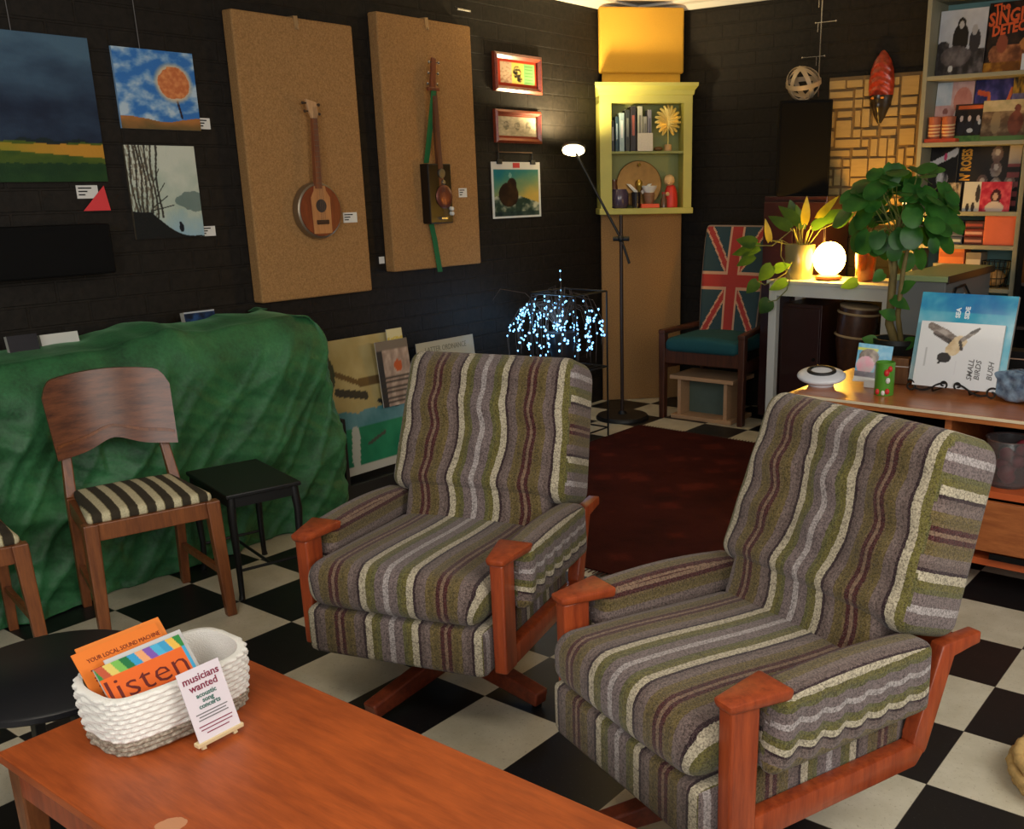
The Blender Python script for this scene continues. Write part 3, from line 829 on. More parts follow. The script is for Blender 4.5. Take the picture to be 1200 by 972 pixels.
def backsurf(u, v):
    w = bw0 + (bw1 - bw0) * v
    x = (u - .5) * w; e = max(abs(u - .5) * 2 - .86, 0) / .14
    return Vector((x, .36 + .15 * v + .02 * (2 * u - 1) ** 2 * -1 + .02 * e * e - .02 * math.sin(PI * v), bb_ + (bt - bb_) * v - (.03 * e * e if v > .9 else 0)))
me = bpy.data.meshes.new('backrest'); vs = []; fs = []; cs = []
for j_ in range(NZ + 1):
    for i in range(NX + 1): vs.append(backsurf(i / NX, j_ / NZ))
nv = len(vs)
for j_ in range(NZ + 1):
    for i in range(NX + 1): vs.append(backsurf(i / NX, j_ / NZ) + Vector((0, .06, -.01)))
for j_ in range(NZ):
    for i in range(NX):
        a = j_ * (NX + 1) + i
        fs.append((a, a + 1, a + NX + 2, a + NX + 1)); u, v = (i + .5) / NX, (j_ + .5) / NZ
        ed = u < .022 or u > .978 or v > .98
        cs.append(lin((150, 128, 112) if ed else jack((u - .5) * 2 / .96, (v - .5) * 2, 1, 1)))
        fs.append((nv + a + NX + 1, nv + a + NX + 2, nv + a + 1, nv + a)); cs.append(lin((52, 74, 82)))
def side(seq):
    for a, b in zip(seq, seq[1:]): fs.append((a, nv + a, nv + b, b)); cs.append(lin((120, 106, 98)))
side([i for i in range(NX + 1)]); side([j_ * (NX + 1) + NX for j_ in range(NZ + 1)])
side([NZ * (NX + 1) + i for i in range(NX, -1, -1)]); side([j_ * (NX + 1) for j_ in range(NZ, -1, -1)])
me.from_pydata(vs, [], fs); at_ = me.attributes.new('col', 'FLOAT_COLOR', 'CORNER')
for p, c in zip(me.polygons, cs):
    for li in p.loop_indices: at_.data[li].color = c
me.polygons.foreach_set('use_smooth', [True] * len(me.polygons)); me.set_sharp_from_angle(angle=R(40))
link('backrest', me, vcol_mat('flag tapestry', .9, 0, .5), t_)

PINE = M('pale pine', (196, 156, 118), .6, var=.12, vs=12, stretch=(1, 6, 6))
t_ = thing('wooden_crate', 'pale wooden box stool with a grey green front under the flag armchair', 'crate', (.245, .44, 0), R(2))
mb = MB(); mb.box(-.215, .215, -.1, .2, 0, .026, .003); mb.build('bottom_board', PINE, t_)
mb = MB(); mb.box(-.225, .225, -.1, .2, .255, .28, .003); mb.build('top_board', PINE, t_)
for sx in (-1, 1):
    mb = MB(); mb.box(sx * .165 - .012, sx * .165 + .012, -.08, .18, .026, .255); mb.build('side_board', PINE, t_)
mb = MB(); mb.box(-.15, .15, .03, .04, .026, .255); mb.build('front_panel', M('grey green board', (92, 108, 98), .8, var=.15, vs=14), t_)

# ------------------------------------------------------------------ right wall: lattice, cabinet, speaker, mask
t_ = thing('lattice_panel', 'tan carved wooden panel of raised blocks on the far wall', 'wall panel', (1.055, YW - .003, 1.2))
WB = M('raised tan wood', (176, 150, 98), .5, var=.14, vs=12, stretch=(1, 4, 6)); WG = M('groove wood', (120, 96, 60), .6)
W2, H2 = .60, .84
mb = MB(); mb.box(-W2 / 2, W2 / 2, -.02, 0, 0, H2); mb.build('backing', WG, t_)
rg = random.Random(11); G = .055
mb = MB(); gx = int(W2 / G); gz = int(H2 / G); occ = set()
for z in range(gz):
    for x in range(gx):
        if (x, z) in occ: continue
        w_, h_ = rg.choice([(1, 1), (2, 1), (2, 2), (1, 2), (3, 1), (2, 1)])
        while w_ > 1 and (x + w_ > gx or any((x + k, z) in occ for k in range(w_))): w_ -= 1
        h_ = min(h_, gz - z)
        for i in range(w_):
            for k in range(h_): occ.add((x + i, z + k))
        dp = rg.choice([.034, .040, .050]); ig = rg.choice([.005, .008, .011])
        mb.box(-W2 / 2 + x * G + ig, -W2 / 2 + (x + w_) * G - ig, -dp, -.018, z * G + ig, (z + h_) * G - ig, .002)
mb.build('raised_blocks', WB, t_)

MAROON = M('dark maroon wood', (46, 16, 16), .4, var=.25, vs=10, coat=.3)
t_ = thing('maroon_cupboard', 'dark maroon cupboard under the black speaker behind the plants', 'cupboard', (.70, .72, 0))
mb = MB(); mb.box(-.16, .24, -.16, .17, .04, 1.372, .004); mb.build('carcass', MAROON, t_)
for sx in (0, 1):
    mb = MB(); mb.box(-.155 + sx * .2, .038 + sx * .2, -.175, -.16, .09, 1.34, .003); d_ = mb.build('door', MAROON, t_)
    mb = MB().at((.015 + sx * .05, -.178, .8)); mb.ball((0, 0, 0), .012, 10, 8); mb.build('knob', CHROME, d_, True)
mb = MB(); mb.box(-.14, .22, -.13, .15, 0, .04); mb.build('plinth', MATTE, t_)
t_ = thing('speaker', 'tall black box speaker on the maroon cupboard', 'speaker', (.70, .72, 1.372), R(28))
mb = MB(); mb.box(-.15, .15, -.13, .13, 0, .53, .006); mb.build('box', MATTE, t_)
mb = MB(); mb.box(-.14, .14, -.138, -.13, .015, .515, .003); mb.build('grille', M('black grille', (11, 10, 10), .9, bump=.8, bs=500, spec=.2), t_)
t_ = thing('ribbon_sculpture', 'woven ball of pale metal ribbons on top of the black speaker', 'sculpture', (.70, .68, 1.902), 0)
RIB = M('pale ribbon metal', (196, 178, 150), .4, .35)
for k, (rx, rz_, ry) in enumerate(((20, 10, .11), (75, 35, .105), (110, 80, .1), (60, 120, .103), (150, 60, .098))):
    mb = MB(); from mathutils import Euler
    mt = Matrix.Translation((0, 0, .096)) @ Euler((R(rx), R(10 * k), R(rz_))).to_matrix().to_4x4()
    mb.x = mt; ring = []
    n = 40
    for i in range(n):
        a = 2 * PI * i / n; rr = ry * (1 + .04 * math.sin(3 * a)) * .92
        q = [(rr * math.cos(a), rr * math.sin(a), -.013), (rr * math.cos(a), rr * math.sin(a), .013), ((rr - .003) * math.cos(a), (rr - .003) * math.sin(a), .013), ((rr - .003) * math.cos(a), (rr - .003) * math.sin(a), -.013)]
        ring.append([mb.v(p) for p in q])
    for i in range(n):
        A, B = ring[i], ring[(i + 1) % n]
        for e in range(4): mb.f([A[e], A[(e + 1) % 4], B[(e + 1) % 4], B[e]])
    mb.build('ribbon', RIB, t_, 40)
a = atY(962, 40, .80)
t_ = thing('hanging_mobile', 'thin silver mobile rod with cross bars hanging above the speaker', 'mobile', (a.x, .80, 1.93))
mb = MB(); mb.tube([(0, 0, 0), (0, 0, ZC + .05 - 1.93)], .004, 6)
mb.build('rod', CHROME, t_)
for z, x0, x1 in ((.22, -.11, .03), (.40, -.035, .09), (.53, -.02, .05)):
    mb = MB(); mb.tube([(x0, 0, z), (x1, 0, z)], .003, 6); mb.ball((x0, 0, z), .006, 8, 6); mb.ball((x1, 0, z), .006, 8, 6)
    mb.tube([(-.02, 0, z - .05), (-.02, 0, z)], .003, 6); mb.build('cross_bar', CHROME, t_)
# mask
a = atY(1031, 103, .87)
t_ = thing('carved_mask', 'long red carved mask with a dark muzzle on the tan panel', 'mask', (a.x, .895, a.z - .19))
prof = [(0, .012), (.04, .035), (.09, .058), (.15, .072), (.22, .076), (.29, .066), (.34, .048), (.38, .02), (.392, .006)]
def maskmesh(z0, z1, nm, mt, carve):
    mb = MB(); rows = []
    NZ_ = 26; NA = 20
    for j_ in range(NZ_ + 1):
        z = z0 + (z1 - z0) * j_ / NZ_
        for (za, ra), (zb, rb) in zip(prof, prof[1:]):
            if za <= z <= zb + 1e-6: r_ = ra + (rb - ra) * (z - za) / (zb - za); break
        row = []
        for i in range(NA + 1):
            a_ = PI * i / NA
            d = r_ * (.62 + carve * math.sin(z * 130 + 3 * math.cos(a_ * 2)) + (.35 * max(0, math.cos((a_ - PI / 2) * 3)) if nm == 'muzzle' else .0))
            row.append(mb.v((-r_ * math.cos(a_), -d * math.sin(a_), z)))
        rows.append(row)
    for A, B in zip(rows, rows[1:]):
        for i in range(NA): mb.f([A[i], A[i + 1], B[i + 1], B[i]])
        mb.f([A[NA], A[0], B[0], B[NA]])
    mb.f(rows[0][::-1]); mb.f(rows[-1])
    return mb.build(nm, mt, t_, 60)
maskmesh(.15, .392, 'crest', M('red lacquer', (196, 66, 36), .35, c2=(110, 32, 20), vs=30, coat=.4), .07)
maskmesh(0, .15, 'muzzle', M('black mask wood', (38, 32, 30), .35, coat=.4), .03)
for sx in (-1, 1):
    mb = MB(); mb.ball((sx * .026, -.05, .135), (.014, .008, .007), 10, 6); mb.build('eye', M('amber eye', (220, 140, 50), .3), t_, True)

# ------------------------------------------------------------------ desk with white frame, globe, pots
DX0, DX1, DY0, DY1, DZ = .815, 1.515, .12, .50, .93
t_ = thing('white_desk', 'white framed high table holding the glowing globe lamp', 'table', ((DX0 + DX1) / 2, (DY0 + DY1) / 2, 0))
hw, hd_ = (DX1 - DX0) / 2, (DY1 - DY0) / 2
mb = MB(); mb.box(-hw - .015, hw + .015, -hd_ - .01, hd_ + .01, DZ - .02, DZ, .003); mb.build('tabletop', M('white laminate', (206, 204, 194), .4), t_)
mb = MB()
for sy in (-1, 1): mb.box(-hw + .045, hw - .045, sy * hd_ - (.02 if sy > 0 else 0), sy * hd_ + (.02 if sy < 0 else 0), DZ - .085, DZ - .0205)
for sx in (-1, 1): mb.box(sx * hw - (.02 if sx > 0 else 0), sx * hw + (.02 if sx < 0 else 0), -hd_ + .045, hd_ - .045, DZ - .085, DZ - .0205)
mb.build('apron', WHITE, t_)
for sx in (-1, 1):
    for sy in (-1, 1):
        mb = MB(); x, y = sx * (hw - .022), sy * (hd_ - .022); mb.box(x - .024, x + .024, y - .024, y + .024, 0, DZ - .02, .004); mb.build('leg', WHITE, t_)

t_ = thing('under_table_cupboard', 'dark maroon low cupboard tucked under the white table', 'cupboard', (1.0, .31, 0))
mb = MB(); mb.box(-.125, .115, -.14, .145, .03, .80, .004); mb.build('carcass', MAROON, t_)
mb = MB(); mb.box(-.12, .11, -.155, -.14, .06, .78, .003); d_ = mb.build('door', MAROON, t_)
mb = MB(); mb.ball((.085, -.16, .5), .01, 10, 8); mb.build('knob', MATTE, d_, True)
mb = MB(); mb.box(-.11, .10, -.12, .13, 0, .03); mb.build('plinth', MATTE, t_)

gl = atZ(972, 322, DZ); gl = Vector((gl.x, max(gl.y, DY0 + .06), DZ))
gp = atY(972, 301, .26)
t_ = thing('globe_lamp', 'round glowing globe lamp between the pots on the white table', 'lamp', (gp.x, .26, DZ))
mb = MB(); mb.lathe([(.06, 0), (.075, .01), (.07, .022), (.05, .03)], 28); mb.build('base', M('lamp base wood', (110, 66, 34), .5), t_, 40)
mb = MB(); mb.ball((0, 0, .115), (.088, .088, .092), 28, 18)
mb.build('globe', M('lit globe', (255, 220, 140), .5, emit=(255, 190, 74), es=85), t_, True)
a = atY(1014, 300, .27)
t_ = thing('glass_vase', 'amber glass tumbler to the right of the globe lamp', 'vase', (a.x, .28, DZ))
mb = MB(); mb.lathe([(.045, 0), (.05, .01), (.058, .15), (.055, .15), (.046, .014), (.0, .012)], 28, False); mb.f([v for v in mb.bm.verts[:28]][::-1])
mb.build('body', M('amber glass', (190, 110, 40), .12, trans=.7, coat=.5), t_, 50)
a = atY(935, 302, .24)
t_ = thing('pothos_pot', 'trailing pothos in a grey glass pot left of the globe lamp', 'potted plant', (a.x, .26, DZ))
mb = MB(); mb.lathe([(.07, 0), (.075, .01), (.085, .185), (.08, .19), (.074, .18), (.066, .02), (0, .02)], 28, False); mb.f([v for v in mb.bm.verts[:28]][::-1])
mb.build('pot', M('smoky pot', (120, 116, 84), .25, coat=.4), t_, 50)
mb = MB().at((0, 0, .16)); mb.lathe([(.075, 0), (.076, .01)], 20); mb.build('soil', M('soil', (34, 24, 18), .95, bump=.6, bs=80), t_)
def leaf(mb, base, tip, nrm, w, fold=.18, heart=.25, droop=.12, rnd_=False):
    base = Vector(base); tip = Vector(tip); a = tip - base; L = a.length; a.normalize()
    nrm = Vector(nrm); nrm = (nrm - a * nrm.dot(a)).normalized(); s_ = a.cross(nrm)
    prof = [(-heart * .35, .0), (-heart * .25, .55), (.12, .92), (.3, 1.0), (.5, .9), (.7, .62), (.88, .28), (1, 0)]
    if rnd_: prof = [(-.1, 0), (-.12, .5), (.08, .85), (.3, 1.0), (.52, .98), (.74, .8), (.92, .45), (1, 0)]
    mid = []; lf = []; rt = []
    for t_, k in prof:
        tt = max(t_, 0.0) if k == 0 else t_
        c = base + a * (L * (0.0 if (k == 0 and t_ < 0) else t_)) - nrm * (droop * L * max(t_, 0) ** 2)
        cm = base + a * (L * max(t_, 0)) - nrm * (droop * L * max(t_, 0) ** 2)
        mid.append(mb.v(cm)); e = nrm * (w * .5 * k * fold)
        lf.append(mb.v(c + s_ * (w * .5 * k) + e)); rt.append(mb.v(c - s_ * (w * .5 * k) + e))
    for i in range(len(prof) - 1):
        mb.f([mid[i], mid[i + 1], lf[i + 1], lf[i]]); mb.f([mid[i + 1], mid[i], rt[i], rt[i + 1]])
def leaf_mat(name, c1, c2):
    t = NT(name)
    v = t.coord(); f = t.noise(v, 14, 3)
    t.l(t.ramp(f, [(.35, lin(c1)), (.68, lin(c2))]), t.b.inputs['Base Color'])
    t.b.inputs['Roughness'].default_value = .38
    t.b.inputs['Subsurface Weight'].default_value = 0
    tr = t.n('ShaderNodeBsdfTranslucent'); tr.inputs['Color'].default_value = lin(tuple(min(255, x * 1.25) for x in c2))
    mx = t.n('ShaderNodeMixShader'); mx.inputs[0].default_value = .35
    t.l(t.b.outputs[0], mx.inputs[1]); t.l(tr.outputs[0], mx.inputs[2])
    t.l(mx.outputs[0], t.t.nodes['Material Output'].inputs['Surface'])
    return t.m
LF = leaf_mat('pothos leaf', (34, 76, 28), (78, 116, 40)); LF2 = leaf_mat('money plant leaf', (28, 78, 30), (64, 122, 48))
LFY = leaf_mat('yellow leaf', (190, 170, 30), (226, 206, 60)); STM = M('plant stem', (120, 124, 62), .6)
o3 = Vector((t_.location.x, .26, DZ))
def wp(px, py, y): return atY(px, py, y) - o3
mbl = MB(); mby = MB(); mbs = MB()
mouth = Vector((0, 0, .17))
# (base px, tip px, depth y, width, yellow)
for bx, by, tx, ty, y, w, yl in ((943, 262, 946, 230, .2, .05, 1), (958, 256, 982, 230, .2, .045, 1), (902, 283, 897, 256, .16, .04, 1),
        (936, 262, 912, 240, .26, .07, 0), (926, 268, 900, 252, .22, .07, 0), (930, 252, 926, 234, .3, .06, 0), (952, 266, 974, 256, .18, .06, 0), (940, 268, 934, 240, .3, .06, 0),
        (886, 286, 862, 280, .06, .075, 0), (890, 290, 856, 298, .06, .07, 0), (884, 300, 862, 312, .06, .06, 0), (905, 312, 888, 330, .06, .08, 0), (908, 316, 926, 310, .06, .06, 0),
        (902, 352, 890, 368, .06, .09, 0), (888, 330, 874, 344, .06, .07, 0), (922, 330, 900, 340, .06, .06, 0), (1005, 330, 984, 337, .06, .06, 0), (966, 258, 990, 246, .22, .07, 0), (978, 262, 1000, 250, .25, .08, 0)):
    B = wp(bx, by, y); Tp = wp(tx, ty, y - .02)
    leaf(mby if yl else mbl, B, Tp, Vector((.5, -.8, .35)), w, droop=.1)
    if y >= .16 and by < 300: mbs.tube([mouth + Vector((B.x * .2, 0, 0)), mouth.lerp(B, .6) + Vector((0, 0, .02)), B], .0025, 5)
for path in (((905, 282), (916, 283), (915, 300), (922, 312), (926, 326), (922, 340), (910, 352), (900, 354)), ((930, 268), (905, 288), (885, 288), (880, 292)), ((921, 320), (905, 330), (896, 334), (888, 330))):
    mbs.tube([mouth] + [wp(x, y, .055 if i > 0 else .12) for i, (x, y) in enumerate(path)], .0032, 5)
mbl.build('leaves', LF, t_, True); mby.build('yellow_leaves', LFY, t_, True); mbs.build('stems', STM, t_, True)

# counter behind, drum under the desk
t_ = thing('counter', 'grey counter with a pale green top before the bookshelf', 'counter', (1.75, .17, 0))
mb = MB(); mb.box(-.10, .14, -.36, .38, 0, .99, .004); mb.build('body', M('grey paint', (112, 116, 116), .6), t_)
mb = MB(); mb.box(-.11, .15, -.37, .395, .99, 1.018, .004); mb.build('top', M('pale green laminate', (150, 170, 120), .45), t_)
mb = MB(); mb.box(.15, .156, -.37, .395, .985, 1.02, .002); mb.build('edge_strip', M('dark edging', (52, 44, 36), .5), t_)
dj = atY(985, 378, .0)
t_ = thing('hand_drum', 'brown wooden hand drum with pale rope rings under the white table', 'drum', (1.22, .27, 0), 0)
t_.rotation_euler = (0, R(5), 0)
mb = MB(); mb.lathe([(.085, 0.008), (.095, .03), (.07, .3), (.075, .45), (.105, .6), (.11, .72), (.105, .8)], 28); mb.build('shell', wood('drum wood', (84, 52, 34), (50, 30, 20), (4, 4, 2)), t_, 50)
mb = MB()
for z in (.64, .765): mb.tube([(.111 * math.cos(2 * PI * k / 28), .111 * math.sin(2 * PI * k / 28), z) for k in range(28)], .007, 6, closed=True)
mb.build('rope_ring', M('rope', (176, 150, 112), .9, bump=.5, bs=200), t_, True)
mb = MB().at((0, 0, .8)); mb.lathe([(.105, -.01), (.107, .004), (.098, .008), (0, .008)], 28, False); mb.build('drum_head', M('drum skin', (168, 146, 112), .7), t_, 50)

# ------------------------------------------------------------------ bookshelf with records
SY0, SY1 = .66, .93
SX0, SX1 = 1.405, 1.985
GRY = M('grey green paint', (150, 146, 122), .6, var=.08, vs=10)
TEALB = M('teal backing', (104, 142, 140), .7)
t_ = thing('bookshelf', 'tall grey green bookshelf of faced out record sleeves', 'bookshelf', ((SX0 + SX1) / 2, (SY0 + SY1) / 2, 0))
hx = (SX1 - SX0) / 2; hy = (SY1 - SY0) / 2
for sx in (-1, 1):
    mb = MB(); mb.box(sx * hx - (.024 if sx > 0 else 0), sx * hx + (.024 if sx < 0 else 0), -hy, hy, 0, 2.39, .002); mb.build('side_panel', GRY, t_)
SHZ = [1.985, 1.648, 1.288, 1.112, .885, .55, .2]
for z in SHZ + [2.385]:
    mb = MB(); mb.box(-hx + .024, hx - .024, -hy + .002, hy - .008, z - .022, z, .002); mb.build('shelf', GRY, t_)
mb = MB(); mb.box(-hx + .02, hx - .02, hy - .008, hy, .02, 2.37); mb.build('back_panel', TEALB, t_)
def sleeve(px0, px1, py_top, z, y, fn, label, name='record_sleeve', cat='record', grp='record sleeves on the bookshelf', nx=64, ny=64, h=None, lean=7, mat=None, thick=.004):
    a = atY(px0, 200, y); b = atY(px1, 200, y)
    a.x = max(a.x, SX0 + .027); b.x = min(b.x, SX1 - .027)
    if h is None:
        tz = atY((px0 + px1) / 2, py_top, y).z; h = tz - z
    w = b.x - a.x
    o = thing(name, label, cat, ((a.x + b.x) / 2, y - math.sin(R(lean)) * h + .0, z + .0005), 0, grp)
    p_ = picture('cover', w, h, nx, ny, fn, o, mat or GLOSSY, rot=(R(-lean), 0, 0), thick=thick)
    return o, p_, w, h
def bwpair(u, v):
    n = fbm(u, v, 5, 21)
    c = lerp((206, 208, 214), (168, 170, 178), 1 - v + n * .3)
    if v < .5 + .12 * nz(u, 0, 4, 3) and (u < .25 or v < .4): c = lerp((40, 38, 40), (112, 104, 106), n + .4 + (u - .5) * .3)
    if disc(u, v, .47, .56, .17, .24) or disc(u, v, .47, .78, .09, .1): c = (28, 26, 28)
    if disc(u, v, .47, .77, .05, .06): c = (190, 186, 184)
    if disc(u, v, .78, .52, .12, .18): c = (52, 50, 54)
    if disc(u, v, .76, .68, .06, .08): c = (176, 172, 172)
    if disc(u, v, .4, .3, .32, .16): c = lerp((70, 64, 66), (118, 110, 110), n + .5)
    if disc(u, v, .32, .12, .05, .05): c = (214, 212, 206)
    if v < .03: c = (210, 210, 210)
    return c
sleeve(1089, 1142, 12, SHZ[0], .80, bwpair, 'black and white sleeve of two figures under a pale sky', lean=6)
def detective(u, v):
    n = fbm(u, v, 5, 33)
    c = lerp((22, 20, 22), (60, 40, 32), n + .3)
    if v < .4 and seg_d(u, v, (.2, .28), (.95, .3)) < .13: c = lerp((104, 58, 36), (206, 130, 84), n + .5)
    if disc(u, v, .3, .42, .1, .13): c = (150, 76, 54)
    if v < .16: c = lerp((120, 70, 22), (190, 130, 40), n * 1.4 + .3)
    if disc(u, v, .78, .4, .16, .1): c = lerp((190, 120, 64), (226, 160, 92), n + .4)
    return c
o, p_, w, h = sleeve(1143, 1210, 2, SHZ[0], .83, detective, 'dark sleeve with orange lettering reading the singing detective', lean=6)
OR = M('orange lettering', (230, 92, 36), .6)
text('The', .05, OR, p_, (-w * .27, 0, h * .93), (0, R(-8), 0), bold=.002)
text('SINGING', .09, OR, p_, (.0, 0, h * .80), (0, R(-7), 0), sx=.78, bold=.003, shear=.15)
text('DETECTIVE', .07, OR, p_, (.02, 0, h * .64), (0, R(-7), 0), sx=.78, bold=.003, shear=.15)
sleeve(1184, 1206, 63, SHZ[0], .72, lambda u, v: (214, 218, 222) if not (abs(v - .6) < .06 and .2 < u < .8) else (130, 140, 150), 'small white note card before the detective sleeve', 'note_card', 'card', None, 16, 12, lean=4)
def pinkalb(u, v):
    n = fbm(u, v, 4, 41)
    c = lerp((206, 152, 146), (230, 190, 180), n + .5)
    if u < .42 and v > .62: c = lerp((186, 200, 208), (214, 218, 222), n + .5)
    if disc(u, v, .72, .68, .24, .22): c = lerp((206, 124, 108), (220, 146, 128), n + .5)
    if seg_d(u, v, (.35, .1), (.6, .55)) < .03 or seg_d(u, v, (.55, .1), (.66, .5)) < .025: c = (236, 214, 208)
    if disc(u, v, .28, .52, .07, .05): c = (150, 96, 90)
    return c
sleeve(1085, 1134, 96, SHZ[1], .84, pinkalb, 'pink sleeve with a pale blue corner sticker', lean=6)
def purp(u, v):
    n = fbm(u, v, 4, 51)
    c = lerp((40, 44, 92), (92, 80, 150), n + .4)
    for a, b, r_ in (((.2, .3), (.75, .42), .09), ((.1, .78), (.35, .74), .04), ((.35, .72), (.4, .5), .04), ((.75, .45), (.9, .8), .04), ((.8, .35), (.9, .1), .05), ((.3, .3), (.25, .1), .05)):
        if seg_d(u, v, a, b) < r_: c = lerp((216, 76, 48), (232, 120, 56), n + .4)
    if disc(u, v, .6, .15, .12, .1): c = (60, 120, 190)
    return c
sleeve(1135, 1182, 91, SHZ[1], .83, purp, 'purple sleeve with a leaping orange creature', lean=6)
def cartoon(u, v):
    n = fbm(u, v, 6, 61)
    if v > .72: return lerp((60, 50, 40), (216, 158, 48), n + .6)
    return lerp((104, 92, 130), (150, 136, 160), n + .4) if v > .5 else (52, 46, 66)
sleeve(1178, 1212, 88, SHZ[1], .81, cartoon, 'violet sleeve with a yellow strip across its top', lean=6)
def western(u, v):
    n = fbm(u, v, 5, 71)
    c = lerp((96, 74, 54), (176, 148, 112), n * .8 + v * .7 - .1)
    if v > .72: c = lerp((176, 160, 118), (204, 184, 140), n + .5)
    if disc(u, v, .72, .42, .16, .3) or disc(u, v, .74, .78, .07, .1): c = lerp((92, 48, 38), (128, 70, 54), n + .5)
    if disc(u, v, .3, .45, .1, .28): c = (146, 124, 92)
    if v < .12: c = (96, 130, 72)
    return c
sleeve(1146, 1202, 117, SHZ[1], .74, western, 'tan sleeve of a seated rider, front right of its shelf', lean=7)
def band(u, v):
    n = fbm(u, v, 6, 81)
    c = (34, 28, 26)
    if v > .84: c = (206, 96, 48) if .1 < u < .94 and abs(v - .91) < .05 else (60, 38, 30)
    if v < .17: c = lerp((70, 112, 56), (100, 142, 70), n + .5)
    for x in (.24, .5, .78):
        if disc(u, v, x, .38, .13, .2): c = (40, 40, 46)
        if disc(u, v, x, .62, .055, .08): c = (206, 186, 176)
    if disc(u, v, .55, .3, .1, .06) or disc(u, v, .84, .52, .05, .08): c = (210, 208, 204)
    return c
sleeve(1114, 1149, 122, SHZ[1], .76, band, 'dark sleeve of a band above a green strip', lean=7)
CRK = M('terracotta jar', (166, 92, 62), .6); CRB = M('cream band', (214, 178, 132), .6)
for px, lab in ((1096, 'terracotta jar with cream bands, left of the pair on the orange tray'), (1110, 'terracotta jar with cream bands, right of the pair on the orange tray')):
    a = atY(px, 160, .715); a.x = SX0 + .068 + (.076 if px > 1100 else 0)
    o = thing('banded_jar', lab, 'jar', (a.x, .715, SHZ[1] + .0195), 0, 'banded jars on the bookshelf')
    mb = MB(); mb.lathe([(.030, 0), (.034, .01), (.034, .085), (.036, .095), (.036, .112), (.02, .115)], 20); mb.build('body', CRK, o, 40)
    mb = MB()
    for k in range(4): mb.at((0, 0, .02 + .017 * k), (R(8), 0, 0)); mb.lathe([(.0345, -.004), (.0352, 0), (.0345, .004)], 20, False)
    mb.build('bands', CRB, o, True)
a = atY(1104, 160, .715); a.x = SX0 + .114; mb = MB(); mb.box(-.085, .085, -.04, .04, 0, .019, .003)
tag(mb.build('tray', M('vivid orange', (224, 84, 44), .5), None, loc=(a.x, .715, SHZ[1] + .0005)), 'flat orange tray under the banded jars', 'tray')
def swirl(u, v):
    n = fbm(u, v, 4, 91)
    c = (28, 26, 28)
    if seg_d(u, v, (.0, .72), (.95, .92)) < .05 + .03 * n: c = (206, 204, 208)
    if disc(u, v, .55, .84, .06, .06): c = (206, 70, 112)
    if disc(u, v, .5, .5, .22, .11): c = lerp((206, 206, 210), (40, 40, 44), n + .2)
    if disc(u, v, .62, .2, .05, .04): c = (200, 200, 204)
    return c
sleeve(1076, 1122, 172, SHZ[2], .82, swirl, 'black sleeve with white swirls and a pink dot', lean=6)
def roses(u, v):
    n = fbm(u, v, 5, 101)
    c = (44, 42, 44)
    if u > .26:
        for x, y in ((.62, .84), (.42, .42), (.64, .38), (.86, .4), (.62, .62)):
            if disc(u, v, x, y, .09, .12): c = lerp((104, 84, 80), (150, 140, 136), n + .4)
            if disc(u, v, x, y + .03, .04, .05): c = (186, 176, 170)
        if disc(u, v, .6, .2, .3, .1): c = (96, 56, 52)
    if u > .8 and v > .7: c = (186, 178, 170)
    if u > .8 and v < .7 and int(v * 14) % 2: c = (150, 82, 88)
    return c
o, p_, w, h = sleeve(1123, 1196, 168, SHZ[2], .86, roses, 'dark sleeve with vertical yellow orange letters ending in roses', lean=6)
text("N' ROSES", .075, M('amber lettering', (232, 164, 54), .6), p_, (-w * .36, -.001, h * .69), (0, R(-90), 0), sx=.55, bold=.003)
for (x0, x1, yt, fn, lab) in (
    (1110, 1128, 214, lambda u, v: lerp((176, 160, 140), (66, 60, 54), fbm(u, v, 6, 1) + .4), 'small grey photo sleeve at the left of the low row'),
    (1132, 1152, 213, lambda u, v: (196, 196, 190) if not (disc(u, v, .3, .12, .1, .16) or disc(u, v, .62, .14, .1, .18) or disc(u, v, .85, .6, .14, .3)) else (58, 52, 52), 'small white sleeve with dark figures in the low row'),
    (1152, 1188, 213, lambda u, v: (206, 190, 178) if disc(u, v, .5, .12, .3, .22) else (70, 26, 30) if disc(u, v, .52, .5, .17, .26) and not disc(u, v, .5, .5, .08, .12) else (198, 160, 140) if disc(u, v, .5, .5, .08, .12) else lerp((176, 36, 60), (212, 92, 100), fbm(u, v, 5, 2) + .4), 'small crimson sleeve of a dark haired woman in the low row')):
    sleeve(x0, x1, yt, SHZ[2], .71, fn, lab, nx=28, ny=28, lean=6)
def shelfbox(px0, px1, py, z, y, d, c, label, name='box', cat='box', grp=None, c2=None):
    a = atY(px0, 300, y); b = atY(px1, 300, y); a.x = max(a.x, SX0 + .027); b.x = min(b.x, SX1 - .027); h = atY((px0 + px1) / 2, py, y).z - z
    o = thing(name, label, cat, ((a.x + b.x) / 2, y + d / 2, z + .0005), 0, grp)
    w = b.x - a.x
    mb = MB(); mb.box(-w / 2, w / 2, -d / 2, d / 2, 0, h, .003); mb.build('body', M('box %d %d %d' % c, c, .55, var=.1, vs=15), o)
    if c2:
        mb = MB(); mb.box(-w / 2 + .004, w / 2 - .004, -d / 2 - .0008, -d / 2, h * .55, h * .8); mb.build('label_strip', M('strip %d %d %d' % c2, c2, .55), o)
    return o
shelfbox(1150, 1187, 251, SHZ[3], .70, .14, (216, 104, 70), 'orange cardboard cube box on the fourth shelf')
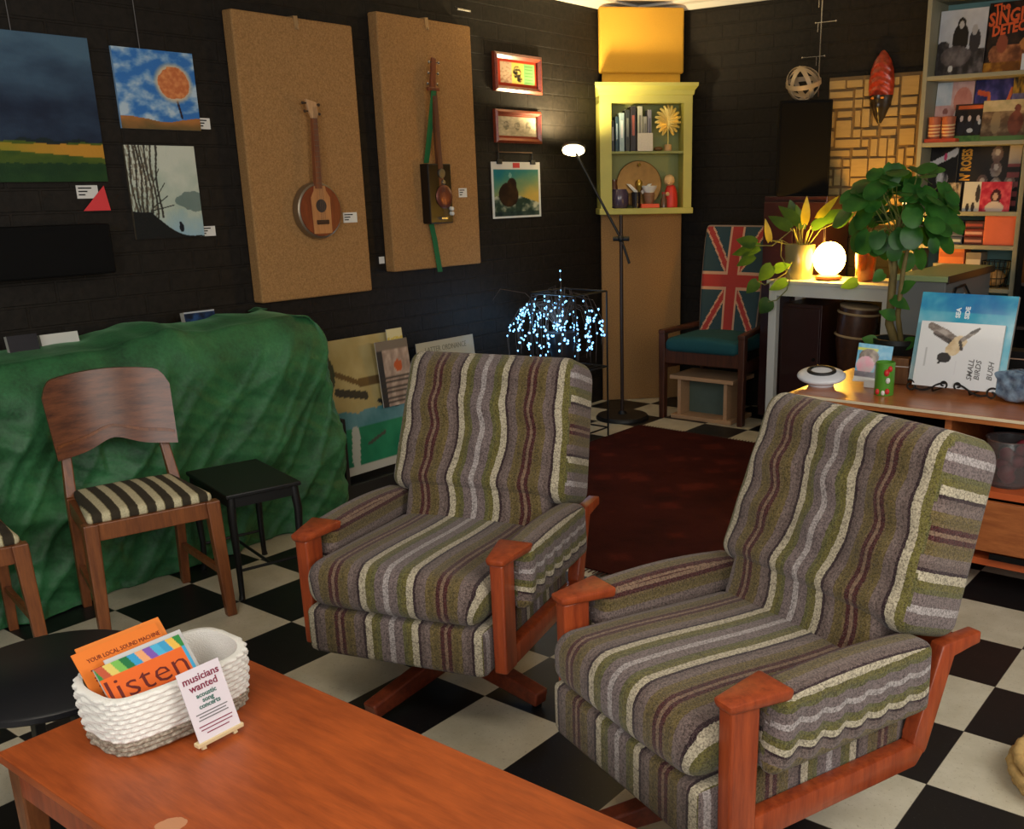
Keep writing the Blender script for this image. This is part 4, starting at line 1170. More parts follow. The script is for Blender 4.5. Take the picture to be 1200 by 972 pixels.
for k, (c, c2) in enumerate((((64, 74, 100), (170, 180, 190)), ((84, 92, 116), (60, 66, 90)), ((56, 66, 92), (150, 160, 178)))):
    a = atY(1115, 280, .71); o = thing('disc_case', ('bottom', 'middle', 'top')[k] + ' blue disc case of the stack left of the red cases', 'disc case', (a.x, .78, SHZ[3] + .0005 + .042 * k), 0, 'blue disc cases')
    mb = MB(); mb.box(-.07, .07, -.065, .065, 0, .04, .003); mb.build('case', M('case %d %d %d' % c, c, .4), o); mb = MB(); mb.box(-.05, .05, -.0658, -.065, .012, .026); mb.build('spine_title', M('strip %d %d %d' % c2, c2, .5), o)
for k, (c, c2) in enumerate((((84, 40, 40), (176, 120, 110)), ((120, 48, 46), (196, 150, 140)), ((70, 34, 38), (150, 60, 56)))):
    a = atY(1139, 280, .71); o = thing('disc_case', ('bottom', 'middle', 'top')[k] + ' red disc case of the stack left of the orange cube', 'disc case', (a.x + .004, .78, SHZ[3] + .0005 + .042 * k), 0, 'red disc cases')
    mb = MB(); mb.box(-.062, .062, -.065, .065, 0, .04, .003); mb.build('case', M('case %d %d %d' % c, c, .4), o); mb = MB(); mb.box(-.045, .045, -.0658, -.065, .012, .026); mb.build('spine_title', M('strip %d %d %d' % c2, c2, .5), o)
shelfbox(1100, 1130, 291, SHZ[4] + .1, .72, .12, (206, 112, 64), 'small orange carton on the grey box, fifth shelf', c2=(170, 80, 44))
shelfbox(1094, 1132, 309, SHZ[4], .71, .14, (150, 146, 138), 'grey box under the small orange carton')
shelfbox(1132, 1150, 296, SHZ[4], .72, .12, (136, 124, 108), 'beige carton beside the wire basket on the fifth shelf', c2=(190, 180, 166))
a = atY(1164, 320, .72); o = thing('wire_basket', 'round dark wire basket of tan paper on the fifth shelf', 'basket', (a.x, .76, SHZ[4] + .0005))
mb = MB()
for k in range(16): an = 2 * PI * k / 16; mb.tube([(.06 * math.cos(an), .06 * math.sin(an), .003), (.074 * math.cos(an), .074 * math.sin(an), .14)], .0022, 5)
for z, r_ in ((.003, .06), (.05, .065), (.1, .07), (.14, .074)): mb.tube([(r_ * math.cos(2 * PI * k / 24), r_ * math.sin(2 * PI * k / 24), z) for k in range(24)], .0025, 5, closed=True)
mb.build('wires', BLACK, o); mb = MB(); mb.ball((0, 0, .05), (.055, .055, .045), 12, 8); mb.build('paper_fill', M('tan paper', (176, 140, 92), .8, var=.3, vs=40), o, True)

# spot lamp clipped to the shelf edge, paper and cable by the counter
a = atY(1071, 222, .60)
t_ = thing('clip_lamp', 'small black hooded lamp with a white rim clipped to the bookshelf above the plant', 'lamp', (SX0 + .012, .658, a.z - .06))
mb = MB(); mb.box(-.016, .016, -.03, -.0005, .06, .09, .003); mb.build('clip', BLACK, t_)
mb = MB().at((-.01, -.06, 0)); mb.lathe([(.036, .02), (.036, .06), (.03, .085), (.012, .095)], 20); mb.build('hood', BLACK, t_, 40)
mb = MB().at((-.01, -.06, 0)); mb.lathe([(.032, -.03), (.037, -.02), (.037, .02)], 20); mb.build('rim', M('lit rim', (250, 246, 230), .5, emit=(255, 236, 190), es=.8), t_, 40)
o = thing('paper_sheet', 'pale paper taped to the side of the grey counter', 'paper', (1.8915, -.02, .70))
mb = MB(); mb.box(0, .0015, -.13, .16, -.03, .20); mb.build('sheet', M('pale paper', (190, 190, 188), .7), o, rot=(R(6), 0, 0))
mb = MB(); mb.tube([(1.90, -.3, .55), (1.905, -.2, .80), (1.905, -.08, .955), (1.905, .06, .96), (1.905, .16, .90), (1.90, .2, .70)], .006, 6)
tag(mb.build('cable', BLACK), 'black cable looped over the side of the grey counter', 'cable')

# black bookcase at the far right
t_ = thing('black_bookcase', 'black bookcase at the right edge beside the record bookshelf', 'bookcase', (2.30, .76, 0))
mb = MB(); mb.box(-.29, -.265, -.16, .16, 0, 2.2); mb.build('side_panel', MATTE, t_)
mb = MB(); mb.box(.265, .29, -.16, .16, 0, 2.2); mb.build('side_panel', MATTE, t_)
for z in (.1, .45, .70, .93, 1.13, 1.5, 1.85, 2.19):
    mb = MB(); mb.box(-.265, .265, -.155, .15, z - .018, z, .002); mb.build('shelf', M('dark shelf', (52, 38, 30), .5), t_)
mb = MB(); mb.box(-.265, .265, .15, .16, 0, 2.18); mb.build('back_panel', MATTE, t_)
o = thing('amber_lamp', 'small glowing amber box lamp in the black bookcase', 'lamp', (2.125, .70, .9305))
mb = MB(); mb.box(-.05, .05, -.04, .04, 0, .14, .006); mb.build('shade', M('amber glow', (255, 170, 60), .5, emit=(255, 150, 40), es=2.2), o)
mb = MB(); mb.box(-.055, .055, -.045, .045, .14, .155, .003); mb.build('cap', BLACK, o)
o = thing('red_bowl', 'red bowl on a low shelf of the black bookcase', 'bowl', (2.20, .70, .7005))
mb = MB(); mb.lathe([(.03, 0), (.06, .03), (.075, .07), (.07, .07), (.055, .035), (0, .01)], 24, False); mb.build('body', M('red glaze', (176, 44, 40), .35, coat=.4), o, 60)

# ------------------------------------------------------------------ credenza and its display
KX0, KX1, KY0, KY1, KZ = 1.70, 2.95, -1.45, -.80, .66
t_ = thing('credenza', 'low orange wood credenza with pale front edge behind the right armchair', 'sideboard', ((KX0 + KX1) / 2, (KY0 + KY1) / 2, 0))
hx, hy = (KX1 - KX0) / 2, (KY1 - KY0) / 2
HON = wood('honey top', (190, 116, 62), (154, 84, 40), stretch=(.8, 6, 6), rough=.3, coat=.4); HON2 = wood('honey fronts', (186, 110, 58), (146, 78, 36), stretch=(1, 6, 7), rough=.45)
mb = MB(); mb.box(-hx, hx, -hy, hy, KZ - .03, KZ, .003); tp_ = mb.build('top', HON, t_)
mb = MB(); mb.box(-hx, hx, -hy - .004, -hy, KZ - .012, KZ - .001, .001); mb.build('edge_trim', M('pale trim', (226, 208, 176), .4), t_)
for sx in (-1, 0, 1):
    mb = MB(); mb.box(sx * (hx - .03) - .012, sx * (hx - .03) + .012, -hy + .03, hy - .02, .1, KZ - .03); mb.build('upright', HON2, t_)
mb = MB(); mb.box(-hx + .042, hx - .042, -hy + .03, hy - .02, .36, .385); mb.build('shelf', M('orange shelf edge', (196, 92, 44), .45), t_)
mb = MB(); mb.box(-hx + .02, hx - .02, -hy + .035, hy - .02, .1, .125); mb.build('bottom_board', M('orange shelf edge', (196, 92, 44), .45), t_)
mb = MB(); mb.box(-hx + .04, hx - .04, hy - .03, hy - .02, .125, KZ - .03); mb.build('back_panel', MATTE, t_)
for sx in (-1, 1):
    x = sx * hx / 2
    mb = MB(); mb.box(x - hx / 2 + .05, x + hx / 2 - .04, -hy + .015, -hy + .035, .16, .35, .003); d_ = mb.build('drawer', HON2, t_)
    mb = MB(); mb.box(x - .12, x + .12, -hy + .01, -hy + .02, .135, .155); mb.build('finger_slot', MATTE, d_)
    for sy in (-1, 1):
        mb = MB(); mb.bar((sx * (hx - .08), sy * (hy - .08), 0), (sx * (hx - .08), sy * (hy - .09), .1), .03, .03, .045, .045); mb.build('leg', DW, t_)
for k, (c, lab) in enumerate((((150, 60, 72), 'clear tub of red wrapped goods on the credenza shelf'), ((176, 150, 150), 'clear tub of pale pink goods on the credenza shelf'))):
    x = 2.52 + .2 * k
    o = thing('clear_tub', lab, 'tub', (x, -1.30, .3855), 0)
    mb = MB(); mb.lathe([(.07, 0), (.078, .01), (.085, .17), (.09, .175), (.082, .17), (.074, .012), (0, .01)], 24, False); mb.build('tub', M('clear plastic', (225, 225, 228), .1, trans=.92), o, 50)
    mb = MB()
    for q in range(9): an = q * 2.4; mb.ball((.04 * math.cos(an) * (q % 3) / 2, .04 * math.sin(an) * (q % 3) / 2, .04 + .013 * q), .026, 8, 6)
    mb.build('goods', M('goods %d' % k, c, .5), o, True)

# white puck speaker
a = atZ(958, 452, KZ); PKX = 1.80
o = thing('puck_speaker', 'white oval speaker with a black ring at the left end of the credenza', 'speaker', (1.75, -1.245, KZ + .0005), R(20))
TL_ = R(16)
mb = MB().at((0, 0, .040), (TL_, 0, 0)); mb.ball((0, 0, 0), (.098, .074, .026), 36, 16); mb.build('body', M('white plastic', (214, 218, 226), .35), o, True)
mb = MB(); mb.lathe([(.05, 0), (.06, .03)], 24); mb.build('foot', M('white plastic', (214, 218, 226), .35), o, True)
mb = MB().at((0, 0, .040), (TL_, 0, 0)); mb.tube([(.05 * math.cos(2 * PI * k / 32), .036 * math.sin(2 * PI * k / 32), .0205) for k in range(32)], .009, 8, closed=True); mb.build('ring', BLACK, o, True)
# photo card
def photo(u, v):
    n = fbm(u, v, 5, 111)
    c = lerp((84, 168, 206), (138, 196, 220), n + .4)
    if v > .8 and u < .6: c = (206, 214, 90) if v < .9 else c
    if disc(u, v, .35, .62, .3, .25): c = lerp((104, 90, 76), (176, 156, 136), n + .4)
    if disc(u, v, .28, .42, .26, .24): c = lerp((226, 160, 176), (214, 186, 190), n + .4)
    if v < .25 or (u > .55 and v < .6): c = lerp((90, 84, 96), (130, 120, 128), n + .4)
    if v < .08: c = (222, 222, 218)
    return c
a = atZ(1010, 446, KZ)
o = thing('photo_card', 'photo card of a pink face propped on a white stub before the plant pot', 'card', (1.93, -1.17, KZ + .0005), R(12))
picture('print', .135, .145, 40, 40, photo, o, GLOSSY, loc=(0, -.02, .028), rot=(R(-12), R(4), 0), thick=.003)
mb = MB(); mb.box(-.025, .02, -.022, .03, 0, .03, .003); mb.build('stub', CARD, o)
mb = MB(); mb.box(-.07, .068, -.024, -.017, .024, .032, .001); mb.build('ledge', CARD, o)
a = atZ(1032, 464, KZ)
o = thing('green_tin', 'green tin with red and white flowers on the credenza', 'tin', (a.x, a.y + .03, KZ + .0005))
mb = MB(); mb.lathe([(.036, 0), (.037, .004), (.037, .125), (.034, .128), (.034, .11)], 24); mb.build('body', M('leaf green', (86, 150, 46), .4, var=.15, vs=20), o, 40)
for k, (an, z, r_, mt) in enumerate(((-60, .09, .014, 'r'), (-40, .105, .012, 'r'), (-50, .06, .012, 'w'), (-110, .015, .012, 'r'), (-75, .012, .01, 'w'), (-50, .018, .012, 'r'))):
    mb = MB(); an = R(an); mb.ball((.0365 * math.cos(an), .0365 * math.sin(an), z), (r_ * .8, r_ * .8, r_), 8, 6)
    mb.build('flower', M('flower red', (206, 44, 44), .5) if mt == 'r' else CARD, o, True)
a = atZ(1047, 450, KZ)
o = thing('wooden_block', 'brown wooden block candle holder behind the green tin', 'block', (a.x + .01, a.y + .03, KZ + .0005), R(10))
mb = MB(); mb.box(-.04, .04, -.03, .03, 0, .105, .003); mb.build('block', wood('block wood', (142, 100, 62), (112, 74, 44)), o)
mb = MB(); mb.box(-.041, .041, -.031, .031, .07, .074); mb.build('band', CARD, o)
# books on the iron stand
bk = atZ(1115, 455, KZ); BY = bk.y
o = thing('display_easel', 'black scrolled iron easel holding the bird book', 'easel', (2.25, -1.15, KZ + .0005), 0)
def spiral(cx, cz, r0, turns, sgn, a0, y):
    return [(cx + sgn * r0 * (1 - .75 * i / 18) * math.cos(a0 + sgn * 0 + turns * 2 * PI * i / 18), y, cz + r0 * (1 - .75 * i / 18) * math.sin(a0 + turns * 2 * PI * i / 18)) for i in range(19)]
for sx in (-1, 1):
    mb = MB()
    mb.tube([(sx * (.02 + .12 * i / 10), -.035, .028 + .018 * math.cos(i / 10 * PI * 1.3) + .004) for i in range(11)], .004, 6)
    mb.tube(spiral(sx * .155, .026, .024, 1.1, sx, R(60), -.035), .0038, 6)
    mb.tube(spiral(sx * .028, .044, .016, 1.0, -sx, R(-60), -.035), .0035, 6)
    mb.tube([(sx * .07, -.035, .03), (sx * .07, -.02, .012), (sx * .07, .1, .005)], .004, 6)
    mb.build('scroll', BLACK, o, True)
mb = MB(); mb.tube([(-.07, .02, .04), (-.04, .06, .22), (.04, .06, .22), (.07, .02, .04)], .004, 6); mb.build('back_rest', BLACK, o)
def blue(u, v):
    n = fbm(u, v, 2.2, 121); n2 = fbm(u, v, 8, 122)
    c = lerp((188, 214, 222), (40, 156, 190), v * 1.25 - .25 + n * .5)
    if v > .8: c = lerp(c, (28, 118, 178), n + .3 + (1 - abs(u - .5) * 2) * .5)
    return lerp(c, (220, 236, 238), max(0, n2) * .2)
b = thing('blue_book', 'large turquoise watercolour book behind the bird book', 'book', (2.255, -1.155, KZ + .04), 0)
p_ = picture('cover', .36, .35, 60, 56, blue, b, GLOSSY, rot=(R(-16), 0, 0), thick=.02)
WHT = M('white lettering', (232, 240, 242), .6)
text('SEA', .024, WHT, p_, (-.03, 0, .276), (0, R(270), 0), bold=.001); text('SIDE', .024, WHT, p_, (.004, 0, .278), (0, R(270), 0), bold=.001)
bird_b = (128, 116, 108)
def bird(u, v):
    n = fbm(u, v, 9, 131)
    c = lerp((216, 218, 222), (226, 226, 226), v)
    # wing, body, head, tail
    if seg_d(u, v, (.14, .93), (.42, .74)) < .075 * (1 - abs(u - .3) * 1.2) and v < 1.0 - .5 * (u - .1) : c = lerp((112, 98, 90), (176, 164, 156), n * 1.2 + .4)
    if seg_d(u, v, (.2, .82), (.38, .70)) < .035: c = lerp((56, 48, 46), (130, 118, 112), n + .4)
    if seg_d(u, v, (.42, .58), (.5, .72)) < .085: c = lerp((206, 180, 140), (226, 206, 170), n + .5)
    if seg_d(u, v, (.52, .74), (.68, .9)) < .028: c = lerp((120, 112, 106), (170, 160, 150), n + .4)
    if seg_d(u, v, (.5, .72), (.53, .6)) < .02: c = (70, 62, 58)
    if seg_d(u, v, (.62, .86), (.7, .92)) < .02: c = (64, 56, 54)
    if disc(u, v, .335, .455, .085, .08): c = (48, 44, 44)
    if seg_d(u, v, (.3, .4), (.28, .37)) < .015: c = (40, 38, 38)
    if .48 < u < .5 and .2 < v < .42: c = lerp(c, (190, 184, 196), .3)
    if .1 < u < .115 and .3 < v < .6: c = (186, 186, 188)
    return c
b = thing('bird_book', 'white book with a painted diving bird on the iron easel', 'book', (2.258, -1.185, KZ + .033), R(2))
p_ = picture('cover', .31, .25, 96, 80, bird, b, GLOSSY, rot=(R(-16), 0, 0), thick=.016)
for k, (tx, dx) in enumerate((('SMALL', .055), ('BIRDS', .082), ('BUSH', .128))):
    text(tx, .028, GREYINK, p_, (dx, 0, .075), (0, R(270), 0), shear=.25, bold=.0004)
# blue package
o = thing('plastic_package', 'crumpled blue and white plastic package right of the bird book', 'package', (2.485, -1.15, KZ + .0005), R(-25))
def crum(p): return Vector((p.x, p.y, p.z * (1 - .35 * (p.x / .09) ** 2))) * (1 + .13 * noise.noise(p * 34)) + Vector((0, 0, .0))
mb = MB(); mb.rbox((0, 0, .062), (.17, .09, .115), .02, 16, crum); mb.build('wrapper', M('blue wrapper', (150, 178, 204), .25, c2=(50, 66, 98), vs=26, coat=.5), o, True)
o = thing('black_box', 'black box standing behind the blue plastic package', 'box', (2.46, -.93, KZ + .0005), R(4))
mb = MB(); mb.box(-.1, .1, -.05, .05, 0, .16, .004); mb.build('carton', MATTE, o)
mb = MB(); mb.box(-.1, .1, -.052, .052, .13, .134); mb.build('tape', M('tape', (150, 120, 100), .5), o)

# money plant
o = thing('money_plant', 'tall round leafed plant in a black pot behind the photo card', 'potted plant', (1.935, -.908, KZ + .0005))
mb = MB(); mb.lathe([(.075, 0), (.085, .01), (.10, .14), (.105, .145), (.105, .165), (.095, .165), (.09, .14)], 28); mb.build('pot', M('black pot', (24, 28, 28), .45), o, 40)
o3 = Vector((1.935, -.908, KZ))
def mp(px, py, y): return atY(px, py, y) - o3
mb = MB(); tr = [Vector((0, 0, .12)), mp(1042, 380, -.95), mp(1046, 330, -.94), mp(1050, 290, -.94), mp(1055, 255, -.93)]
mb.tube(tr, [.02, .018, .016, .013, .009], 10)
mb.tube([Vector((.02, .0, .12)), mp(1052, 370, -.96), mp(1058, 320, -.97), mp(1066, 280, -.96)], [.012, .012, .01, .007], 8)
mb.tube([tr[2], mp(1040, 290, -1.0), mp(1034, 268, -1.02)], [.008, .006, .004], 6)
mb.build('trunk', M('plant bark', (112, 98, 54), .8, var=.3, vs=30, bump=.5, bs=90), o, 60)
mb = MB(); ms = MB(); rg = random.Random(5); cen = mp(1052, 250, -.93)
nl = 0
while nl < 120:
    d = Vector((rg.gauss(0, 1), rg.gauss(0, 1), rg.gauss(0, 1))); d.normalize()
    r_ = rg.uniform(.35, 1.0) ** .6
    p = cen + Vector((d.x * .255, d.y * .2, d.z * .205)) * r_ + Vector((.01, 0, .0))
    if p.z < cen.z - .12 and rg.random() < .6: continue
    out = (p - cen).normalized(); h = rg.uniform(.045, .075)
    ax = (out + Vector((rg.uniform(-.4, .4), rg.uniform(-.4, .4), rg.uniform(-1.5, -.2)))).normalized()
    nr = (out + Vector((.35, -.6, .6))).normalized()
    leaf(mb, p - ax * h * .5, p + ax * h * .75, nr, h * rg.uniform(1.15, 1.4), fold=-.1, heart=.2, droop=.2, rnd_=True)
    if nl % 3 == 0: ms.tube([tr[-1].lerp(tr[-2], rg.random()), cen.lerp(p, .6), p - ax * h * .5], .0022, 4)
    nl += 1
for (bx, by, tx, ty) in ((1046, 350, 1066, 362), (1050, 372, 1030, 364), (1056, 340, 1072, 330), (1036, 320, 1022, 330), (1060, 405, 1078, 398), (1026, 402, 1010, 396)):
    leaf(mb, mp(bx, by, -.97), mp(tx, ty, -.99), Vector((.3, -.8, .5)), .055)
mb.build('leaves', LF2, o, True); ms.build('stalks', STM, o)

# ------------------------------------------------------------------ rug
def rug_mat():
    t = NT('persian rug'); v = t.coord()
    n = t.noise(t.scale(v, (1, 1, 1)), 4, 5, .6); f = t.noise(v, 160, 3)
    vo = t.n('ShaderNodeTexVoronoi', Scale=5.0); vo.distance = 'MANHATTAN'; t.l(v, vo.inputs['Vector'])
    c = t.ramp(n, [(.3, lin((50, 22, 20))), (.5, lin((84, 32, 26))), (.72, lin((98, 42, 34)))])
    c = t.mix(t.math('MULTIPLY', t.ramp(vo.outputs['Distance'], [(.3, (0, 0, 0, 1)), (.55, (1, 1, 1, 1))]), .6), c, lin((44, 22, 22)))
    c = t.mix(t.math('MULTIPLY', t.ramp(f, [(.4, (0, 0, 0, 1)), (.6, (1, 1, 1, 1))]), .45), c, lin((64, 32, 22)))
    t.l(c, t.b.inputs['Base Color']); t.b.inputs['Roughness'].default_value = .98; t.b.inputs['Specular IOR Level'].default_value = .05
    t.bump(f, .6, .004); return t.m
mb = MB(); mb.rbox((.80, -1.02, .0045), (1.62, 2.10, .008), .004, (24, 30, 2), lambda p: Vector((p.x, p.y, p.z)))
o = thing('rug', 'dark red patterned rug on the checker floor between the armchairs', 'rug', (0, 0, 0))
mb.build('pile', rug_mat(), o, True)
mb = MB()
for sy in (-2.07, .03):
    for k in range(80): x = 0 + 1.6 * k / 79; s_ = -1 if sy < -1 else 1; mb.box(x - .002, x + .002, sy - (.03 if s_ < 0 else 0), sy + (.03 if s_ > 0 else 0), .001, .004)
mb.build('fringe', M('fringe', (88, 50, 40), .95), o)

# ------------------------------------------------------------------ striped armchairs
def armchair(rot_base):
    t_ = thing('striped_armchair', 'left striped swivel armchair with orange wood arms beside the green cloth', 'armchair', (0, 0, 0), 0, 'striped swivel armchairs')
    wc, zc = .30, .536
    bx = lambda q, co: co.x
    # seat base box
    mb = MB(); mb.rbox((0, .255, .268), (.555, .60, .14), .022, (12, 14, 6))
    def sbox(p, co):
        if abs(p.normal.x) > .6: return co.y * 1.0 + .02
        return co.x
    mb.build('seat_base', FAB, t_, True, sbox)
    # seat cushion
    def cush(p):
        cx = 1 - (p.x / .285) ** 2; t = (p.y + .27) / .54
        z = p.z
        if z > 0: z += .022 * max(0, cx) ** .6 * (1 - .35 * t)
        y = p.y - (.012 * max(0, cx) ** .5 if p.y < -.2 else 0)
        z += -.012 * (t)
        return Vector((p.x, y, z))
    mb = MB(); mb.rbox((0, .218, .402), (.545, .54, .125), .055, (20, 22, 12), cush)
    def scush(p, co):
        k = max(0, min(1, (abs(co.x) - .20) / .06)); k = k * k * (3 - 2 * k)
        return co.x + (1 if co.x > 0 else -1) * k * .5 * max(-.01, .425 - co.z) + .004 * math.sin(co.y * 14)
    mb.build('seat_cushion', FAB, t_, True, scush)
    # backrest
    th = math.atan2(.135, .397); up = Vector((0, math.sin(th), math.cos(th))); bk_ = Vector((0, math.cos(th), -math.sin(th)))
    org = Vector((0, .481, .556)); HB = .425
    btn = [(sx * .085, h) for sx in (-1, 1) for h in (.13, .245)]
    def backpt(p):
        # p.x width, p.y depth (0 centre), p.z along height ; unit dims .62 x .17 x .44
        h = p.z + .20; w = 1 - .075 * max(0, h) / HB
        x = p.x * w; d = p.y
        if d < 0:
            edge = max(0, 1 - (abs(p.x) / .30) ** 4)
            b = .014 * edge + .010 * edge * math.sin(h / .115 * 2 * PI + .6)
            for bx_, bh in btn:
                r2 = ((x - bx_) / .05) ** 2 + ((h - bh) / .035) ** 2
                b -= .026 * math.exp(-r2)
            d -= b
        if h > HB - .06: d += -.012 * ((h - HB + .06) / .06) * (1 if d > 0 else -.3)
        return org + Vector((x, 0, 0)) + up * h + bk_ * (d + .10)
    mb = MB(); mb.rbox((0, 0, 0), (.625, .20, .45), .045, (34, 12, 40), backpt)
    def sback(p, co):
        r = co - org; h = r.dot(up)
        n = p.normal
        if abs(n.x) > .75: return .165 + (h - .205)
        w = 1 - .075 * max(0, min(h, HB)) / HB
        x = co.x / w
        off = 0
        if n.y < -.2: off = .008 * math.sin(h / .23 * 2 * PI + .3) * max(0, 1 - (co.x / .29) ** 4)
        return x * .96 + off
    bo = mb.build('backrest', FAB, t_, True, sback)
    # lower back between the arms
    def lowpt(p):
        h = p.z - .06
        d = p.y - (.012 * (1 - (p.x / .25) ** 4) if p.y < 0 else 0)
        return org + Vector((p.x, 0, 0)) + up * h + bk_ * (d + .075)
    mb = MB(); mb.rbox((0, 0, 0), (.49, .15, .26), .03, (20, 6, 14), lowpt)
    mb.build('lower_back', FAB, t_, True, lambda p, co: co.x * .96 + .010 * math.sin((co - org).dot(up) / .23 * 2 * PI + .3))
    for bx_, bh in btn:
        w = 1 - .075 * bh / HB
        mb = MB(); mb.ball(org + Vector((bx_ * 1.0, 0, 0)) + up * bh + bk_ * (.006), (.007, .005, .007), 10, 6); mb.build('button', M('plum button', (74, 50, 56), .9), bo, True)
    for s in (-1, 1):
        # arm cushion
        def armpt(p):
            y = p.y; z = p.z
            if p.x * s > 0:
                g = .5 + .5 * math.cos(y * 2 * PI / .062); fall = max(0, min(1, (.09 - z) / .12))
                off = .007 * g * fall
                z -= .008 * abs(math.sin(y * PI / .062)) * fall * (1 if z < .05 else 0)
            else: off = 0
            t = (y + .215) / .43
            top = (z + .085) / .17
            return Vector((p.x + s * off, y - .035 * (1 - top) * (1 - t), z + .012 * math.sin(t * PI) * top - .012 * t * top))
        mb = MB(); mb.rbox((s * .305, .325, .448), (.088, .43, .172), .026, (8, 56, 14), armpt)
        def sarm(p, co, s=s):
            # arc length around the section: inner face, top, outer face
            x = (co.x - s * .305) * s; z = co.z - .448
            n = p.normal
            sc = .011 * abs(math.sin((co.y - .02) * PI / .062)) * max(0, min(1, (.075 - z) / .05))
            if n.z > .55 and z > .05: return .165 - (.083 - (.044 - x))
            if n.x * s > 0: return .165 - (.083 + 1.4 * max(0, .082 - z - sc))
            return .165 - (.012 - (.086 - z))
        mb.build('arm_cushion', FAB, t_, True, sarm)
        # wooden side frame
        mb = MB(); mb.bar((s * wc, .034, .2), (s * wc, .034, .515), .038, .068, .04, .072, .006); fr = mb.build('front_post', TEAK, t_)
        mb = MB()
        z0, z1 = zc - .024, zc
        o_ = lambda hw_, y: [(s * wc - hw_, y), (s * wc + hw_, y)]
        A = [(s * wc - .027, -.012), (s * wc + .027, -.012), (s * wc + .052, .128), (s * wc - .052, .128)]
        mb.hexa([(x * 1.0 + (s * wc - x) * .12, y + .004 if y < 0 else y, z0) for x, y in A], [(x, y, z1 + (.004 if y > 0 else -.004)) for x, y in A], .007)
        mb.build('arm_cap', TEAK, t_, 40)
        x = s * wc
        def plank(poly, w, nm):
            mb = MB(); vs0 = [mb.v((x - w / 2, y, z)) for y, z in poly]; vs1 = [mb.v((x + w / 2, y, z)) for y, z in poly]; n = len(poly)
            fs_ = [mb.f(vs0), mb.f(vs1[::-1])]
            for i in range(n): fs_.append(mb.f([vs0[(i + 1) % n], vs0[i], vs1[i], vs1[(i + 1) % n]]))
            bmesh.ops.bevel(mb.bm, geom=list({e for f in fs_ for e in f.edges}), offset=.005, segments=2, profile=.5, affect='EDGES')
            mb.build(nm, TEAK, t_, 40)
        plank([(.066, .203), (.545, .203), (.57, .232), (.54, .262), (.066, .262)], .037, 'side_rail')
        plank([(.53, .262), (.57, .225), (.58, .24), (.64, .452), (.735, .452), (.735, .482), (.605, .482), (.535, .28)], .037, 'rear_post')
    mb = MB(); mb.box(-.28, .28, .64, .68, .445, .485, .004); mb.build('rear_crossbar', TEAK, t_)
    # star base
    mb = MB().at((0, .30, 0)); mb.lathe([(.05, .05), (.055, .07), (.03, .09), (.028, .2)], 20); b_ = mb.build('swivel_column', M('dark steel', (40, 38, 38), .4, .7), t_, 40)
    DT = wood('dark teak base', (132, 58, 32), (88, 36, 22), stretch=(6, 6, 6), rough=.4)
    for k in range(4):
        an = rot_base + k * PI / 2
        d = Vector((math.cos(an), math.sin(an), 0)); c = Vector((0, .30, 0))
        mb = MB(); mb.bar(c + d * .02 + Vector((0, 0, .085)), c + d * .345 + Vector((0, 0, .032)), .045, .07, .05, .045, .006, side=(0, 0, 1)); mb.build('base_leg', DT, t_)
        mb = MB().at(c + d * .325); mb.lathe([(.014, 0), (.014, .012)], 12); mb.build('glide', MATTE, t_)
    return t_
A1 = armchair(R(-91 - (-73.6 + 90)))
A1.location = (1.449, -3.288, 0); A1.rotation_euler = (0, 0, -1.285 + PI / 2)
A2 = copy_tree(A1)
A2.location = (2.302, -3.399, 0); A2.rotation_euler = (0, 0, -1.928 + PI / 2)
A2['label'] = 'right striped swivel armchair with orange wood arms, nearest to the viewer'

# ------------------------------------------------------------------ green cloth
def cloth_mat():
    t = NT('green velvet throw'); v = t.coord()
    n = t.noise(t.scale(v, (1, 1, 1)), 7, 5, .6); f = t.noise(v, 90, 4)
    c = t.ramp(t.math('ADD', t.math('MULTIPLY', n, .7), t.math('MULTIPLY', f, .3)), [(.32, lin((26, 68, 40))), (.62, lin((52, 116, 70))), (.8, lin((76, 138, 92)))])
    t.l(c, t.b.inputs['Base Color']); t.b.inputs['Roughness'].default_value = .55
    t.b.inputs['Sheen Weight'].default_value = .35; t.b.inputs['Sheen Roughness'].default_value = .3
    t.b.inputs['Sheen Tint'].default_value = lin((140, 200, 150))
    t.bump(f, .35, .004); return t.m
YE, YS = -2.08, -4.75
def ztop(y):
    pts = [(-4.8, .90), (-3.46, .885), (-3.1, .89), (-2.95, .915), (-2.84, .935), (-2.76, .915), (-2.66, .905), (-2.5, .915), (-2.3, .925), (-2.15, .90), (-2.0, .85)]
    for (a, za), (b, zb) in zip(pts, pts[1:]):
        if a <= y <= b:
            t = (y - a) / (b - a); t = t * t * (3 - 2 * t); return za + (zb - za) * t
    return .88
